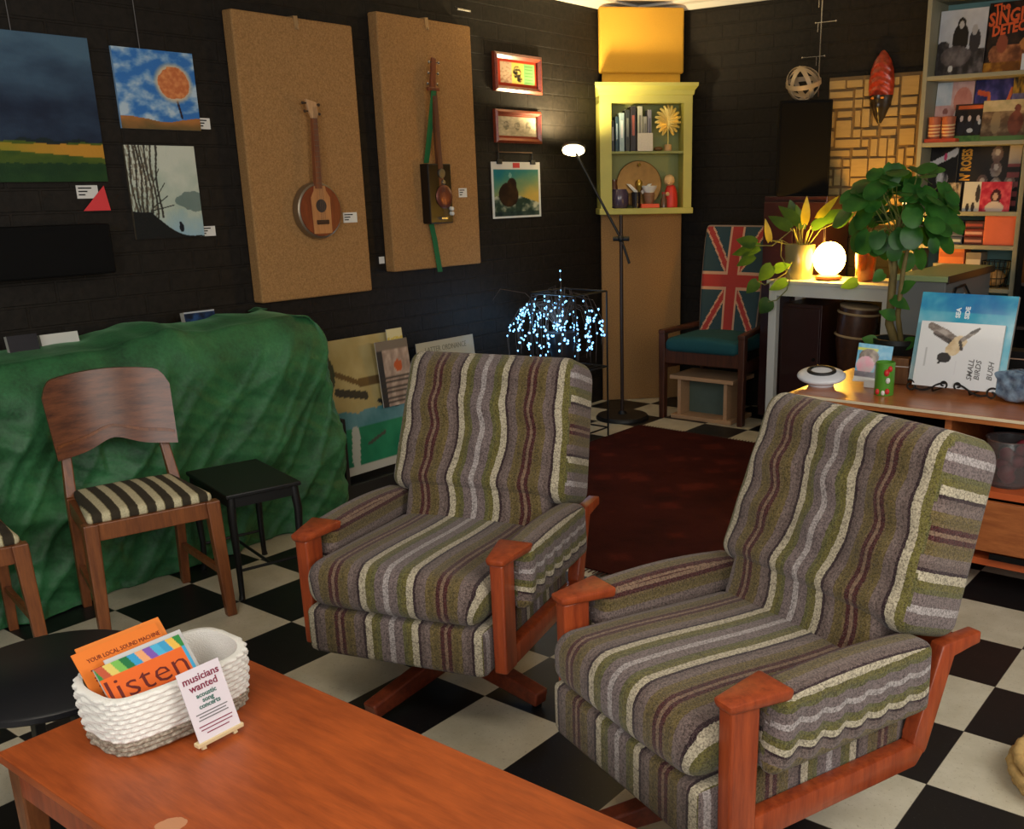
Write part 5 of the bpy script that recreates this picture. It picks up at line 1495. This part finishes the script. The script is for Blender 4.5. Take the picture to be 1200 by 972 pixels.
def clothpt(s, t):
    # s: run around the plan (0 = end against wall, then front going -y), t: 0 spine to 1 hem
    L1 = .40; Rr = .10
    if s < L1:        # end side
        k = s / L1; base = Vector((-.62 + k * .385, YE + .03 * math.sin(k * PI), 0)); nrm = Vector((0, 1, 0)); sp = Vector((-.62 + k * .1, YE - .25 * k - .06, 0))
    elif s < L1 + .16:
        a = (s - L1) / .16 * PI / 2; base = Vector((-.235, YE - Rr, 0)) + Vector((math.sin(a) * Rr, math.cos(a) * Rr, 0)); nrm = Vector((math.sin(a), math.cos(a), 0)); sp = Vector((-.5, YE - .33 - .1 * a, 0))
    else:
        y = YE - Rr - (s - L1 - .16); base = Vector((-.135, y, 0)); nrm = Vector((1, 0, 0)); sp = Vector((-.60, min(y, YE - .45), 0))
    top = base - nrm * .17
    zt = ztop(top.y)
    if t < .3:
        k = t / .3
        p = sp.lerp(top, k); p.z = zt + .012 * math.sin(k * PI)
    else:
        k = (t - .3) / .7
        e = min(1, k / .14); out = .17 * math.sin(e * PI / 2) ** .9
        out = .115 * math.sin(e * PI / 2) + .05 * k
        p = top + nrm * out
        z = zt - (zt * .045) * (1 - math.cos(e * PI / 2)) - (zt * .955) * max(0, (k - .03) / .97)
        p.z = max(.004, z)
        # folds, slanting down to the left
        hz = 1 - k
        u = s + .75 * hz * 1.0
        fol = .014 * math.sin(u * 11 + 2.2 * nz(s, k, 2.0)) + .020 * (1 - abs(math.sin(u * 8 + 2.5 * nz(s, k * .6, 2.0, 4)))) ** 3 + .012 * (1 - abs(math.sin(u * 17 + 3 * nz(s, k, 1.6, 9)))) ** 3
        fol += .018 * nz(s * .9 + .9 * k, k * 1.9, 3.2, 8) + .008 * (1 - abs(nz(s * 1.2, k * 6 + s * 2.4, 2.2, 3)) * 2.2) ** 2 - .02 + .022 * (1 - abs(math.sin(u * 5.5 + 1.5 * nz(s, k, 1.0, 14)))) ** 4 * max(0, 1 - abs(s - 1.3) / 1.2)
        if s > 1.6: fol += .02 * nz(s * .7, k * 5 + s * .8, 2.2, 5)
        amp = min(1, k * 4) * (.7 + .5 * k)
        p += nrm * fol * amp
    p.z += .006 * nz(s * 8, t * 8, 1, 2)
    p.x = max(p.x, XW + .012)
    return p
NS, NT_ = 330, 120; SL = .56 + abs(YS - YE)
vs = [clothpt(SL * i / NS, j / NT_) for j in range(NT_ + 1) for i in range(NS + 1)]
fs = [(j * (NS + 1) + i, (j + 1) * (NS + 1) + i, (j + 1) * (NS + 1) + i + 1, j * (NS + 1) + i + 1) for j in range(NT_) for i in range(NS)]
me = bpy.data.meshes.new('green_throw'); me.from_pydata([tuple(v) for v in vs], [], fs)
me.polygons.foreach_set('use_smooth', [True] * len(me.polygons))
o = link('green_throw', me, cloth_mat()); tag(o, 'green velvet cloth draped over long low furniture along the left wall', 'cloth')
md = o.modifiers.new('s', 'SOLIDIFY'); md.thickness = .003; md.offset = -1

def lean_book(px0, px1, py0, py1, x, c, label, fn=None, name='book', lean=10, th=.02):
    a = atX(px0, py1, x); b = atX(px1, py1, x); tpz = atX((px0 + px1) / 2, py0, x).z
    w = b.y - a.y; z = (a.z + b.z) / 2
    o = thing(name, label, 'book', (x, (a.y + b.y) / 2, z), WALL_L)
    picture('cover', w, tpz - z + .0, 48, 40, fn or (lambda u, v: c), o, GLOSSY, rot=(R(-lean), 0, 0), thick=th)
    return o
lean_book(14, 50, 392, 421, -.42, (40, 36, 40), 'dark book standing on the green cloth left of the white book', lambda u, v: (120, 62, 40) if v < .34 and abs(v - .22) < .1 and .25 < u < .85 and nz(u * 9, v * 9) > -.1 else (38, 35, 40))
lean_book(51, 96, 390, 411, -.46, (206, 206, 200), 'white book standing on the green cloth beside the dark book')
lean_book(221, 257, 364, 392, -.50, (24, 40, 72), 'blue boxed book standing on the green cloth', lambda u, v: (176, 182, 190) if (v > .93 or (abs(v - .33) < .1 and .35 < u < .9 and nz(u * 12, v * 9) > -.05)) else lerp((14, 22, 42), (38, 70, 118), fbm(u, v, 4, 3) + v * .6), th=.03)

# ------------------------------------------------------------------ leaning poster and record crate
def golf(u, v):
    n = fbm(u, v, 4, 151)
    if v < .06: return (176, 176, 168)
    c = lerp((150, 134, 84), (186, 172, 128), v * .6 + n * .4)
    if v < .34: c = lerp((24, 108, 78), (40, 130, 92), n + .5)
    elif v < .46 + .03 * nz(u, 0, 5): c = lerp((64, 116, 124), (96, 140, 150), n + .5)
    if seg_d(u, v, (.05, .78), (.4, .66)) < .022 or seg_d(u, v, (.4, .66), (.72, .66)) < .03: c = (96, 76, 48)
    if seg_d(u, v, (.72, .66), (.76, .72)) < .03: c = (70, 54, 36)
    if seg_d(u, v, (.1, .62), (.45, .56)) < .03 or seg_d(u, v, (.6, .5), (.85, .44)) < .018: c = (46, 48, 46)
    if disc(u, v, .02, .78, .1, .14): c = (50, 60, 48)
    if seg_d(u, v, (.35, .2), (.6, .26)) < .012: c = (66, 70, 62)
    if seg_d(u, v, (.15, .1), (.22, .3)) < .05: c = (170, 176, 168)
    return c
a = atX(385, 408, -.50); b = atX(450, 397, -.50); c_ = atX(440, 562, -.38)
o = thing('poster', 'beige and green surf poster leaning between the green cloth and the left armchair', 'poster', (-.36, (a.y + b.y) / 2, .10), WALL_L)
picture('print', .48, .66, 70, 90, golf, o, GLOSSY, rot=(R(-12), 0, 0), thick=.006)
CRT = M('black crate', (20, 20, 22), .6)
o = thing('record_crate', 'low black crate holding leaning sleeves behind the left armchair', 'crate', (-.42, -1.45, 0), WALL_L)
mb = MB(); mb.box(-.62, .62, -.17, .2, 0, .02); mb.build('bottom_board', CRT, o)
for sx in (-1, 1):
    mb = MB(); mb.box(sx * .61 - .01, sx * .61 + .01, -.17, .2, .02, .42); mb.build('side_board', CRT, o)
mb = MB(); mb.box(-.6, .6, .18, .2, .02, .5); mb.build('back_board', CRT, o)
mb = MB(); mb.box(-.6, .6, -.17, -.15, .02, .09); mb.build('front_board', CRT, o)
def pos_sleeve(px0, px1, pyt, pyb, x, fn, label, name, cat, nx=32, ny=32, tilt=0):
    a = atX(px0, pyb, x); b = atX(px1, pyb, x); t = atX((px0 + px1) / 2, pyt, x)
    o = thing(name, label, cat, (x, (a.y + b.y) / 2, (a.z + b.z) / 2), WALL_L)
    return o, picture('cover', b.y - a.y, t.z - (a.z + b.z) / 2, nx, ny, fn, o, GLOSSY, rot=(R(-6), R(tilt), 0), thick=.005)
def mag(u, v):
    n = fbm(u, v, 6, 161)
    c = lerp((150, 130, 118), (196, 176, 160), n + .4)
    if u < .16: c = (50, 52, 56)
    if v < .5 and int(v * 26) % 2: c = (60, 56, 52)
    if disc(u, v, .62, .6, .13, .09): c = (190, 90, 50)
    if v > .86: c = (120, 110, 100)
    return c
o, p_ = pos_sleeve(450, 487, 398, 474, -.40, mag, 'narrow magazine with small photos standing beside the surf poster', 'magazine', 'magazine')
o.location.z = .42 if o.location.z > .42 else o.location.z
o, p_ = pos_sleeve(455, 473, 385, 405, -.46, lambda u, v: (206, 186, 92) if .15 < v < .55 and nz(u * 9, v * 9) > -.2 else (212, 204, 160), 'small yellow card sticking up above the magazine', 'divider_card', 'card', 16, 16)
o, p_ = pos_sleeve(497, 563, 397, 470, -.46, lambda u, v: (176, 172, 152), 'cream sleeve with faded grey capitals above the left armchair', 'record_sleeve', 'record', 20, 20)
hh = max(v.co.z for v in p_.data.vertices)
text('LATTER ORDNANCE', .042, M('faded capitals', (118, 116, 96), .7), p_, (0, 0, hh - .045), sx=.8)

# ------------------------------------------------------------------ dining chairs
def stripes_seat():
    t = NT('striped seat cloth'); v = t.coord(); sx = t.n('ShaderNodeSeparateXYZ'); t.l(v, sx.inputs[0])
    w = t.math('ADD', sx.outputs[0], t.math('MULTIPLY', t.noise(v, 90, 2), .006))
    f = t.math('FRACT', t.math('ADD', t.math('DIVIDE', w, .056), .2))
    n = t.noise(v, 240, 3, .7)
    c = t.ramp(f, [(0, lin((54, 46, 32))), (.46, lin((72, 64, 46))), (.52, lin((206, 196, 160))), (.95, lin((150, 138, 100)))], 'CONSTANT')
    t.l(t.mix(.6, c, t.ramp(n, [(.35, (.5, .5, .5, 1)), (.6, (1, 1, 1, 1))]), 'MULTIPLY'), t.b.inputs['Base Color'])
    t.b.inputs['Roughness'].default_value = .95; t.bump(n, .5, .003); return t.m
SEATM = stripes_seat()
def dining_chair():
    t_ = thing('dining_chair', 'brown wooden dining chair with striped seat and curved plywood back before the green cloth', 'chair', (0, 0, 0), 0, 'dining chairs before the green cloth')
    wf, wb, dp = .215, .175, .375
    for s in (-1, 1):
        mb = MB(); mb.bar((s * (wf - .01), .0, 0), (s * (wf - .022), .022, .425), .034, .034, .046, .046, .004); mb.build('leg', OAK, t_)
        mb = MB()
        mb.bar((s * wb, dp + .05, 0), (s * wb, dp, .43), .03, .034, .034, .04, .004); mb.bar((s * wb, dp, .425), (s * (wb - .018), dp + .046, .64), .034, .04, .03, .014, .004)
        mb.build('back_leg', OAK, t_)
        mb = MB(); mb.bar((s * (wf - .02), .02, .395), (s * wb, dp, .395), .022, .058, side=(0, 0, 1)); mb.build('side_rail', OAK, t_)
        mb = MB(); mb.bar((s * (wf - .014), .02, .16), (s * wb, dp + .035, .16), .016, .024, side=(0, 0, 1)); mb.build('stretcher', OAK, t_)
    mb = MB(); mb.box(-wf + .02, wf - .02, .008, .03, .366, .424, .003); mb.build('front_rail', OAK, t_)
    mb = MB(); mb.box(-wb, wb, dp - .01, dp + .012, .366, .424, .003); mb.build('rear_rail', OAK, t_)
    def seatpt(p):
        k = (p.y + .18) / .36; w = 1 - .17 * k
        z = p.z + (.016 * (1 - (p.x / .2) ** 2) * (1 - ((p.y) / .19) ** 2) if p.z > 0 else 0)
        return Vector((p.x * w, p.y, z))
    mb = MB(); mb.rbox((0, .195, .437), (.40, .355, .034), .015, (16, 14, 5), seatpt); mb.build('seat', SEATM, t_, True)
    # curved plywood back
    NX_, NZ_ = 30, 18
    def bp(u, v, off):
        x = (u - .5) * (.395 + .02 * v)
        k = abs(u - .5) * 2
        top = .265 + .02 * (1 - k * k) - (.05 * max(0, (k - .78) / .22) ** 2.6)
        low = .015 + (.03 * math.exp(-((k - .0) / .35) ** 2)) - .012 * k
        z = .565 + low + (top - low) * v
        y = dp + .002 + .055 * (z - .56) / .27 + .03 - .05 * k * k + off
        return Vector((x, y, z))
    mb = MB(); g0 = [[mb.v(bp(i / NX_, j / NZ_, -.012)) for i in range(NX_ + 1)] for j in range(NZ_ + 1)]; g1 = [[mb.v(bp(i / NX_, j / NZ_, .004)) for i in range(NX_ + 1)] for j in range(NZ_ + 1)]
    for j in range(NZ_):
        for i in range(NX_):
            mb.f([g0[j][i], g0[j][i + 1], g0[j + 1][i + 1], g0[j + 1][i]]); mb.f([g1[j][i], g1[j + 1][i], g1[j + 1][i + 1], g1[j][i + 1]])
    for j in range(NZ_):
        mb.f([g0[j][0], g0[j + 1][0], g1[j + 1][0], g1[j][0]]); mb.f([g0[j][NX_], g1[j][NX_], g1[j + 1][NX_], g0[j + 1][NX_]])
    for i in range(NX_):
        mb.f([g0[0][i], g1[0][i], g1[0][i + 1], g0[0][i + 1]]); mb.f([g0[NZ_][i], g0[NZ_][i + 1], g1[NZ_][i + 1], g1[NZ_][i]])
    mb.build('backrest', PLY, t_, 60)
    mb = MB()
    n = 24
    ring = []
    for i in range(n + 1):
        a = bp(.02 + .96 * i / n, .16, -.0125); b = bp(.02 + .96 * i / n, .20, -.0125); ring.append((mb.v(a), mb.v(b), mb.v(b + Vector((0, -.004, 0))), mb.v(a + Vector((0, -.004, 0)))))
    for A, B in zip(ring, ring[1:]):
        for e in range(4): mb.f([A[e], A[(e + 1) % 4], B[(e + 1) % 4], B[e]])
    mb.build('back_moulding', OAK, t_)
    return t_
D1 = dining_chair()
f1 = Vector((.395, -3.115, 0)); f2 = Vector((.278, -3.548, 0)); mid = (f1 + f2) / 2
DRZ = math.atan2(f1.y - f2.y, f1.x - f2.x)
D1.location = (mid.x - .01, mid.y, 0); D1.rotation_euler = (0, 0, DRZ)
D2 = copy_tree(D1)
e = atZ(32, 632, .44)
ax = Vector((math.cos(DRZ), math.sin(DRZ), 0))
D2.location = Vector((e.x, e.y, 0)) - ax * .215; D2.rotation_euler = (0, 0, DRZ)
D2['label'] = 'dining chair cut off by the left edge, only its front corner in view'

# ------------------------------------------------------------------ black side table
q = [Vector((.316, -3.041, 0)), Vector((.382, -2.77, 0)), Vector((-.045, -2.69, 0)), Vector((-.124, -2.958, 0))]
c = sum(q, Vector()) / 4; srz = math.atan2(q[1].y - q[0].y, q[1].x - q[0].x) - PI / 2
t_ = thing('side_table', 'small black rectangular side table between the dining chair and left armchair', 'side table', (c.x, c.y, 0), srz)
wx, wy = .215, .14
mb = MB(); mb.box(-wx, wx, -wy, wy, .392, .408, .004); mb.build('tabletop', BLACK, t_)
mb = MB()
for sx in (-1, 1): mb.box(sx * (wx - .02) - .008, sx * (wx - .02) + .008, -wy + .02, wy - .02, .355, .392)
for sy in (-1, 1): mb.box(-wx + .02, wx - .02, sy * (wy - .02) - .008, sy * (wy - .02) + .008, .355, .392)
mb.build('apron', BLACK, t_)
for sx in (-1, 1):
    for sy in (-1, 1):
        x, y = sx * (wx - .022), sy * (wy - .022)
        mb = MB(); mb.tube([(x, y, .392), (x + sx * .008, y + sy * .006, .30), (x - sx * .002, y, .12), (x + sx * .004, y + sy * .003, .02), (x + sx * .012, y + sy * .008, .0)], [.016, .015, .011, .010, .012], 10); mb.build('leg', BLACK, t_, 60)
mb = MB(); mb.tube([(-wx + .02, 0, .11), (wx - .02, 0, .11)], .006, 8)
for sx in (-1, 1): mb.tube([(sx * (wx - .022), -wy + .022, .11), (sx * (wx - .022), wy - .022, .11)], .006, 8)
mb.build('stretcher', BLACK, t_)

# round black stool table
rc = atZ(58, 786, .385)
t_ = thing('round_stool', 'round black low table between the coffee table and dining chairs', 'table', (rc.x, rc.y, 0))
mb = MB(); mb.lathe([(.22, .362), (.228, .368), (.228, .38), (.222, .385)], 48); mb.build('tabletop', M('dark navy top', (22, 23, 28), .4), t_, 40)
for k in range(4):
    an = R(84 + 90 * k); d = Vector((math.cos(an), math.sin(an), 0))
    mb = MB(); mb.bar(d * .14 + Vector((0, 0, .362)), d * .2, .04, .03, .026, .022, .004); mb.build('leg', BLACK, t_)

# ------------------------------------------------------------------ coffee table
TX0, TY1, TZ = 1.395, -3.762, .40
TX1, TY0 = 2.66, -4.292
def table_mat():
    t = NT('orange veneer'); v = t.coord()
    f = t.noise(t.scale(v, (1.0, 7, 7)), 6, 6, .6); g = t.noise(t.scale(v, (3, 40, 40)), 8, 3); st = t.noise(v, 2.2, 3)
    k = t.math('ADD', t.math('ADD', t.math('MULTIPLY', f, .5), t.math('MULTIPLY', g, .2)), t.math('MULTIPLY', st, .3))
    c = t.ramp(k, [(.34, lin((136, 60, 24))), (.64, lin((190, 92, 38)))])
    sp = t.n('ShaderNodeVectorMath'); sp.operation = 'DISTANCE'; t.l(v, sp.inputs[0]); wpnt = atZ(200, 968, TZ) - Vector(((TX0 + TX1) / 2, (TY0 + TY1) / 2, 0)); sp.inputs[1].default_value = wpnt
    wob = t.math('ADD', sp.outputs['Value'], t.math('MULTIPLY', t.math('SUBTRACT', t.noise(v, 30, 3), .5), .03))
    c = t.mix(t.math('MULTIPLY', t.math('LESS_THAN', wob, .024), .8), c, lin((206, 150, 110)))
    t.l(c, t.b.inputs['Base Color']); t.b.inputs['Roughness'].default_value = .42
    t.b.inputs['Coat Weight'].default_value = .2; t.b.inputs['Coat Roughness'].default_value = .35
    t.bump(k, .06, .003); return t.m
TM = table_mat()
t_ = thing('coffee_table', 'long low orange wood coffee table holding the white basket', 'coffee table', ((TX0 + TX1) / 2, (TY0 + TY1) / 2, 0))
hx, hy = (TX1 - TX0) / 2, (TY1 - TY0) / 2
mb = MB(); mb.box(-hx, hx, -hy, hy, TZ - .022, TZ, .003); mb.build('tabletop', TM, t_)
mb = MB()
for sy in (-1, 1): mb.box(-hx + .03, hx - .03, sy * (hy - .02) - .009, sy * (hy - .02) + .009, TZ - .085, TZ - .0225)
for sx in (-1, 1): mb.box(sx * (hx - .02) - .009, sx * (hx - .02) + .009, -hy + .03, hy - .03, TZ - .085, TZ - .0225)
mb.build('apron', TEAK, t_)
for sx in (-1, 1):
    for sy in (-1, 1):
        mb = MB(); x, y = sx * (hx - .035), sy * (hy - .035); mb.bar((x + sx * .01, y + sy * .01, 0), (x, y, TZ - .023), .03, .03, .05, .05, .004); mb.build('leg', OAK, t_)

# woven basket
BC = Vector((1.552, -4.015, TZ + .0008)); BRZ = math.atan2(.235, .03) - R(0)
t_ = thing('woven_basket', 'white woven basket with grey base holding leaflets on the coffee table', 'basket', BC, R(93))
BA, BB = .147, .100
def basket_ring(mb, z, grow, rows_phase, amp, n=160, inner=0.0):
    out = []
    for k in range(n):
        a = 2 * PI * k / n; e = .62
        x = (BA + grow - inner) * (abs(math.cos(a)) ** e) * (1 if math.cos(a) >= 0 else -1)
        y = (BB + grow - inner) * (abs(math.sin(a)) ** e) * (1 if math.sin(a) >= 0 else -1)
        w = amp * (math.sin(k / n * 2 * PI * 26 + rows_phase * PI))
        d = Vector((x, y, 0)).normalized() * w
        out.append(mb.v((x + d.x, y + d.y, z + .004 * math.sin(a * 3 + 1))))
    return out
def basket_wall(z0, z1, rows, nm, mt, close=False):
    mb = MB(); prev = None; sub = 5
    for i in range(rows * sub + 1):
        f = i / (rows * sub); z = z0 + (z1 - z0) * f; row = i // sub
        ph = (i % sub) / sub
        bul = .0045 * math.sin(ph * PI)
        zf = z / .128
        g = .010 * math.sin(min(1, zf) * PI * .62) + bul
        r_ = basket_ring(mb, z, g, row, .0028 * math.sin(ph * PI))
        if prev:
            n = len(r_)
            for k in range(n): mb.f([prev[k], prev[(k + 1) % n], r_[(k + 1) % n], r_[k]])
        else: first = r_
        prev = r_
    # inner wall
    r2 = basket_ring(mb, z1, .006, 0, 0, inner=.008); n = len(r2)
    for k in range(n): mb.f([prev[k], prev[(k + 1) % n], r2[(k + 1) % n], r2[k]])
    r3 = basket_ring(mb, z0 + .004, 0, 0, 0, inner=.008)
    for k in range(n): mb.f([r2[k], r2[(k + 1) % n], r3[(k + 1) % n], r3[k]])
    if close: mb.f(r3); mb.f(first[::-1])
    else:
        for k in range(n): mb.f([r3[k], r3[(k + 1) % n], first[(k + 1) % n], first[k]])
    return mb.build(nm, mt, t_, True)
basket_wall(.032, .126, 9, 'woven_wall', M('white rope', (242, 240, 234), .8, bump=.6, bs=350))
basket_wall(0, .032, 3, 'woven_base', M('grey silver weave', (112, 100, 84), .6, c2=(196, 184, 166), vs=140, bump=.6, bs=300), True)

# leaflets in the basket
ORG = M('orange paper', (238, 128, 44), .7)
def leaflet(label, loc, w, h, rz, lean, roll, mtl, name='leaflet', grp=None, th=.002):
    o = thing(name, label, 'leaflet', loc, rz, grp)
    mb = MB(); mb.box(-w / 2, w / 2, 0, th, 0, h); p_ = mb.build('sheet', mtl, o, rot=(R(-lean), R(roll), 0))
    return o, p_
LZ = TZ + .02
SX = Vector((math.cos(R(93)), math.sin(R(93)), 0)); SYv = Vector((-SX.y, SX.x, 0))
def bas(x, y, z): return BC + SX * x + SYv * y + Vector((0, 0, z))
RUST = M('dark rust ink', (120, 36, 18), .7)
o, p_ = leaflet('orange leaflet slightly behind the front orange leaflet in the basket', bas(-.030, -.012, .045), .19, .172, R(97), 37, 2, M('orange paper b', (232, 132, 50), .7), grp='orange leaflets in the basket')
o, p_ = leaflet('orange leaflet with rows of dark lettering in the basket', bas(-.046, -.024, .043), .19, .170, R(97), 37, 2, ORG, grp='orange leaflets in the basket')
text('YOUR LOCAL SOUND MACHINE', .0125, RUST, p_, (.01, 0, .146), sx=.9)
for z, x0, w_ in ((.126, -.075, .07), (.110, -.075, .135), (.104, -.075, .12), (.092, -.075, .045), (.078, -.075, .03)):
    mb = MB(); mb.box(x0, x0 + w_, -.0008, 0, z - .0014, z + .0014); mb.build('text_line', RUST, p_)
def lis(u, v):
    n = fbm(u, v, 3, 171)
    if v > .82:
        k = (u * 11 + v * 3)
        return [(66, 160, 206), (236, 190, 84), (52, 140, 70), (196, 90, 60), (226, 206, 110), (124, 190, 90), (40, 120, 70), (58, 160, 210), (238, 170, 120), (130, 90, 180), (80, 180, 220)][int(k) % 11]
    if u > .955: return (70, 170, 214)
    if v < .42: return lerp((170, 48, 26), (206, 72, 36), (1 if int(u * 40 + v * 20) % 3 else 0))
    return (236, 110, 44)
o = thing('booklet', 'orange booklet titled listen with a coloured strip, front of the basket', 'booklet', bas(-.036, -.064, .046), R(97))
p_ = picture('cover', .195, .142, 110, 80, lis, o, PAPER, rot=(R(-36), R(2), 0), thick=.004)
text('listen', .068, M('maroon lettering', (104, 24, 18), .6), p_, (-.005, 0, .084), bold=-.0006, sx=1.3)
o = thing('plastic_sleeve', 'clear white sleeve behind the listen booklet', 'sleeve', bas(-.018, -.053, .044), R(97))
mb = MB(); mb.box(-.085, .092, 0, .002, 0, .148); mb.build('sheet', M('milky sleeve', (206, 206, 206), .3), o, rot=(R(-36), R(2), 0))

# mini easel sign
es = Vector((1.722, -4.012, TZ)); 
t_ = thing('easel_sign', 'small white musicians wanted card on a pale wooden easel before the basket', 'sign', (es.x - .004, es.y, TZ + .0005), R(92))
PW_ = M('pale easel wood', (222, 200, 156), .6)
mb = MB(); mb.box(-.052, .052, -.012, .004, .010, .019, .0015); mb.build('ledge', PW_, t_)
for sx in (-1, 1):
    mb = MB(); mb.bar((sx * .036, -.004, 0), (sx * .02, .045, .135), .008, .006); mb.build('leg', PW_, t_)
mb = MB(); mb.bar((0, .075, 0), (0, .046, .13), .008, .006); mb.build('rear_leg', PW_, t_)
mb = MB(); mb.box(-.047, .047, 0, .0015, 0, .142); p_ = mb.build('card', M('lilac white card', (226, 218, 226), .5), t_, loc=(0, -.0085, .019), rot=(R(-20), 0, 0))
PLUM = M('plum ink', (130, 36, 66), .6); TEALI = M('teal ink', (60, 110, 100), .6)
for tx, sz, z, mt in (('musicians', .021, .122, PLUM), ('wanted', .021, .104, PLUM), ('acoustic', .0135, .087, TEALI), ('song', .0135, .076, TEALI), ('concerts', .0135, .065, TEALI)):
    text(tx, sz, mt, p_, (0, 0, z), bold=.0003 if sz > .01 else 0)
for z, w_, mt in ((.052, .07, GREYINK), (.046, .06, GREYINK), (.040, .066, GREYINK), (.028, .074, PLUM), (.021, .07, PLUM), (.013, .05, PLUM)):
    mb = MB(); mb.box(-w_ / 2, w_ / 2, -.0008, 0, z - .001, z + .001); mb.build('text_line', mt, p_)

# coiled straw basket at the right edge
we = atZ(1196, 925, .0)
t_ = thing('straw_basket', 'coiled straw basket cut off by the right edge on the checker floor', 'basket', (we.x + .116, we.y + .084, .0))
mb = MB()
for k in range(3):
    r_ = .145 + .012 * math.sin(k / 2 * PI); z = .016 + .026 * k
    mb.tube([(r_ * math.cos(2 * PI * i / 60), r_ * math.sin(2 * PI * i / 60), z) for i in range(60)], [.0145 + .0025 * math.sin(i * 2.2) for i in range(60)], 8, closed=True)
mb.build('coils', M('straw', (206, 168, 104), .8, var=.25, vs=60, bump=.6, bs=200), t_, True)
mb = MB(); mb.lathe([(.14, .004), (.14, .012)], 30); mb.build('bottom', M('straw', (206, 168, 104), .8), t_)

# ------------------------------------------------------------------ light
def area(name, loc, tgt, w, h, e, col):
    l = bpy.data.lights.new(name, 'AREA'); l.shape = 'RECTANGLE'; l.size = w; l.size_y = h; l.energy = e; l.color = col
    o = bpy.data.objects.new(name, l); COL.objects.link(o); o.location = loc
    o.rotation_euler = (Vector(tgt) - Vector(loc)).to_track_quat('-Z', 'Y').to_euler(); return o
area('shop_window', (3.6, -6.9, 1.75), (.8, -1.5, .7), 2.6, 1.7, 78, (1.0, .97, .92))
area('side_window', (4.5, -3.2, 1.9), (1.2, -2.8, .6), 2.0, 1.3, 44, (1.0, .95, .86))
area('ceiling_panel', (2.0, -4.6, 2.5), (2.0, -4.6, 0), 1.4, .5, 14, (1.0, .9, .75))
def point(name, loc, e, col, r_):
    l = bpy.data.lights.new(name, 'POINT'); l.energy = e; l.color = col; l.shadow_soft_size = r_
    o = bpy.data.objects.new(name, l); COL.objects.link(o); o.location = loc; return o
HEAD = Vector((-.22, .15, 0)) + hp
sp = bpy.data.lights.new('lamp_beam', 'SPOT'); sp.energy = 75; sp.color = (1, .78, .42); sp.spot_size = R(165); sp.spot_blend = .6; sp.shadow_soft_size = .06
so = bpy.data.objects.new('lamp_beam', sp); COL.objects.link(so); so.location = HEAD + Vector((0, 0, .05))
so.rotation_euler = Vector((-.15, .12, 1)).to_track_quat('-Z', 'Y').to_euler()
w = bpy.data.worlds.new('World'); scene.world = w; w.use_nodes = True
w.node_tree.nodes['Background'].inputs[0].default_value = (.62, .72, .85, 1); w.node_tree.nodes['Background'].inputs[1].default_value = .10
scene.view_settings.view_transform = 'Standard'; scene.view_settings.look = 'None'
scene.view_settings.exposure = 0; scene.view_settings.gamma = 1; scene.view_settings.use_curve_mapping = False
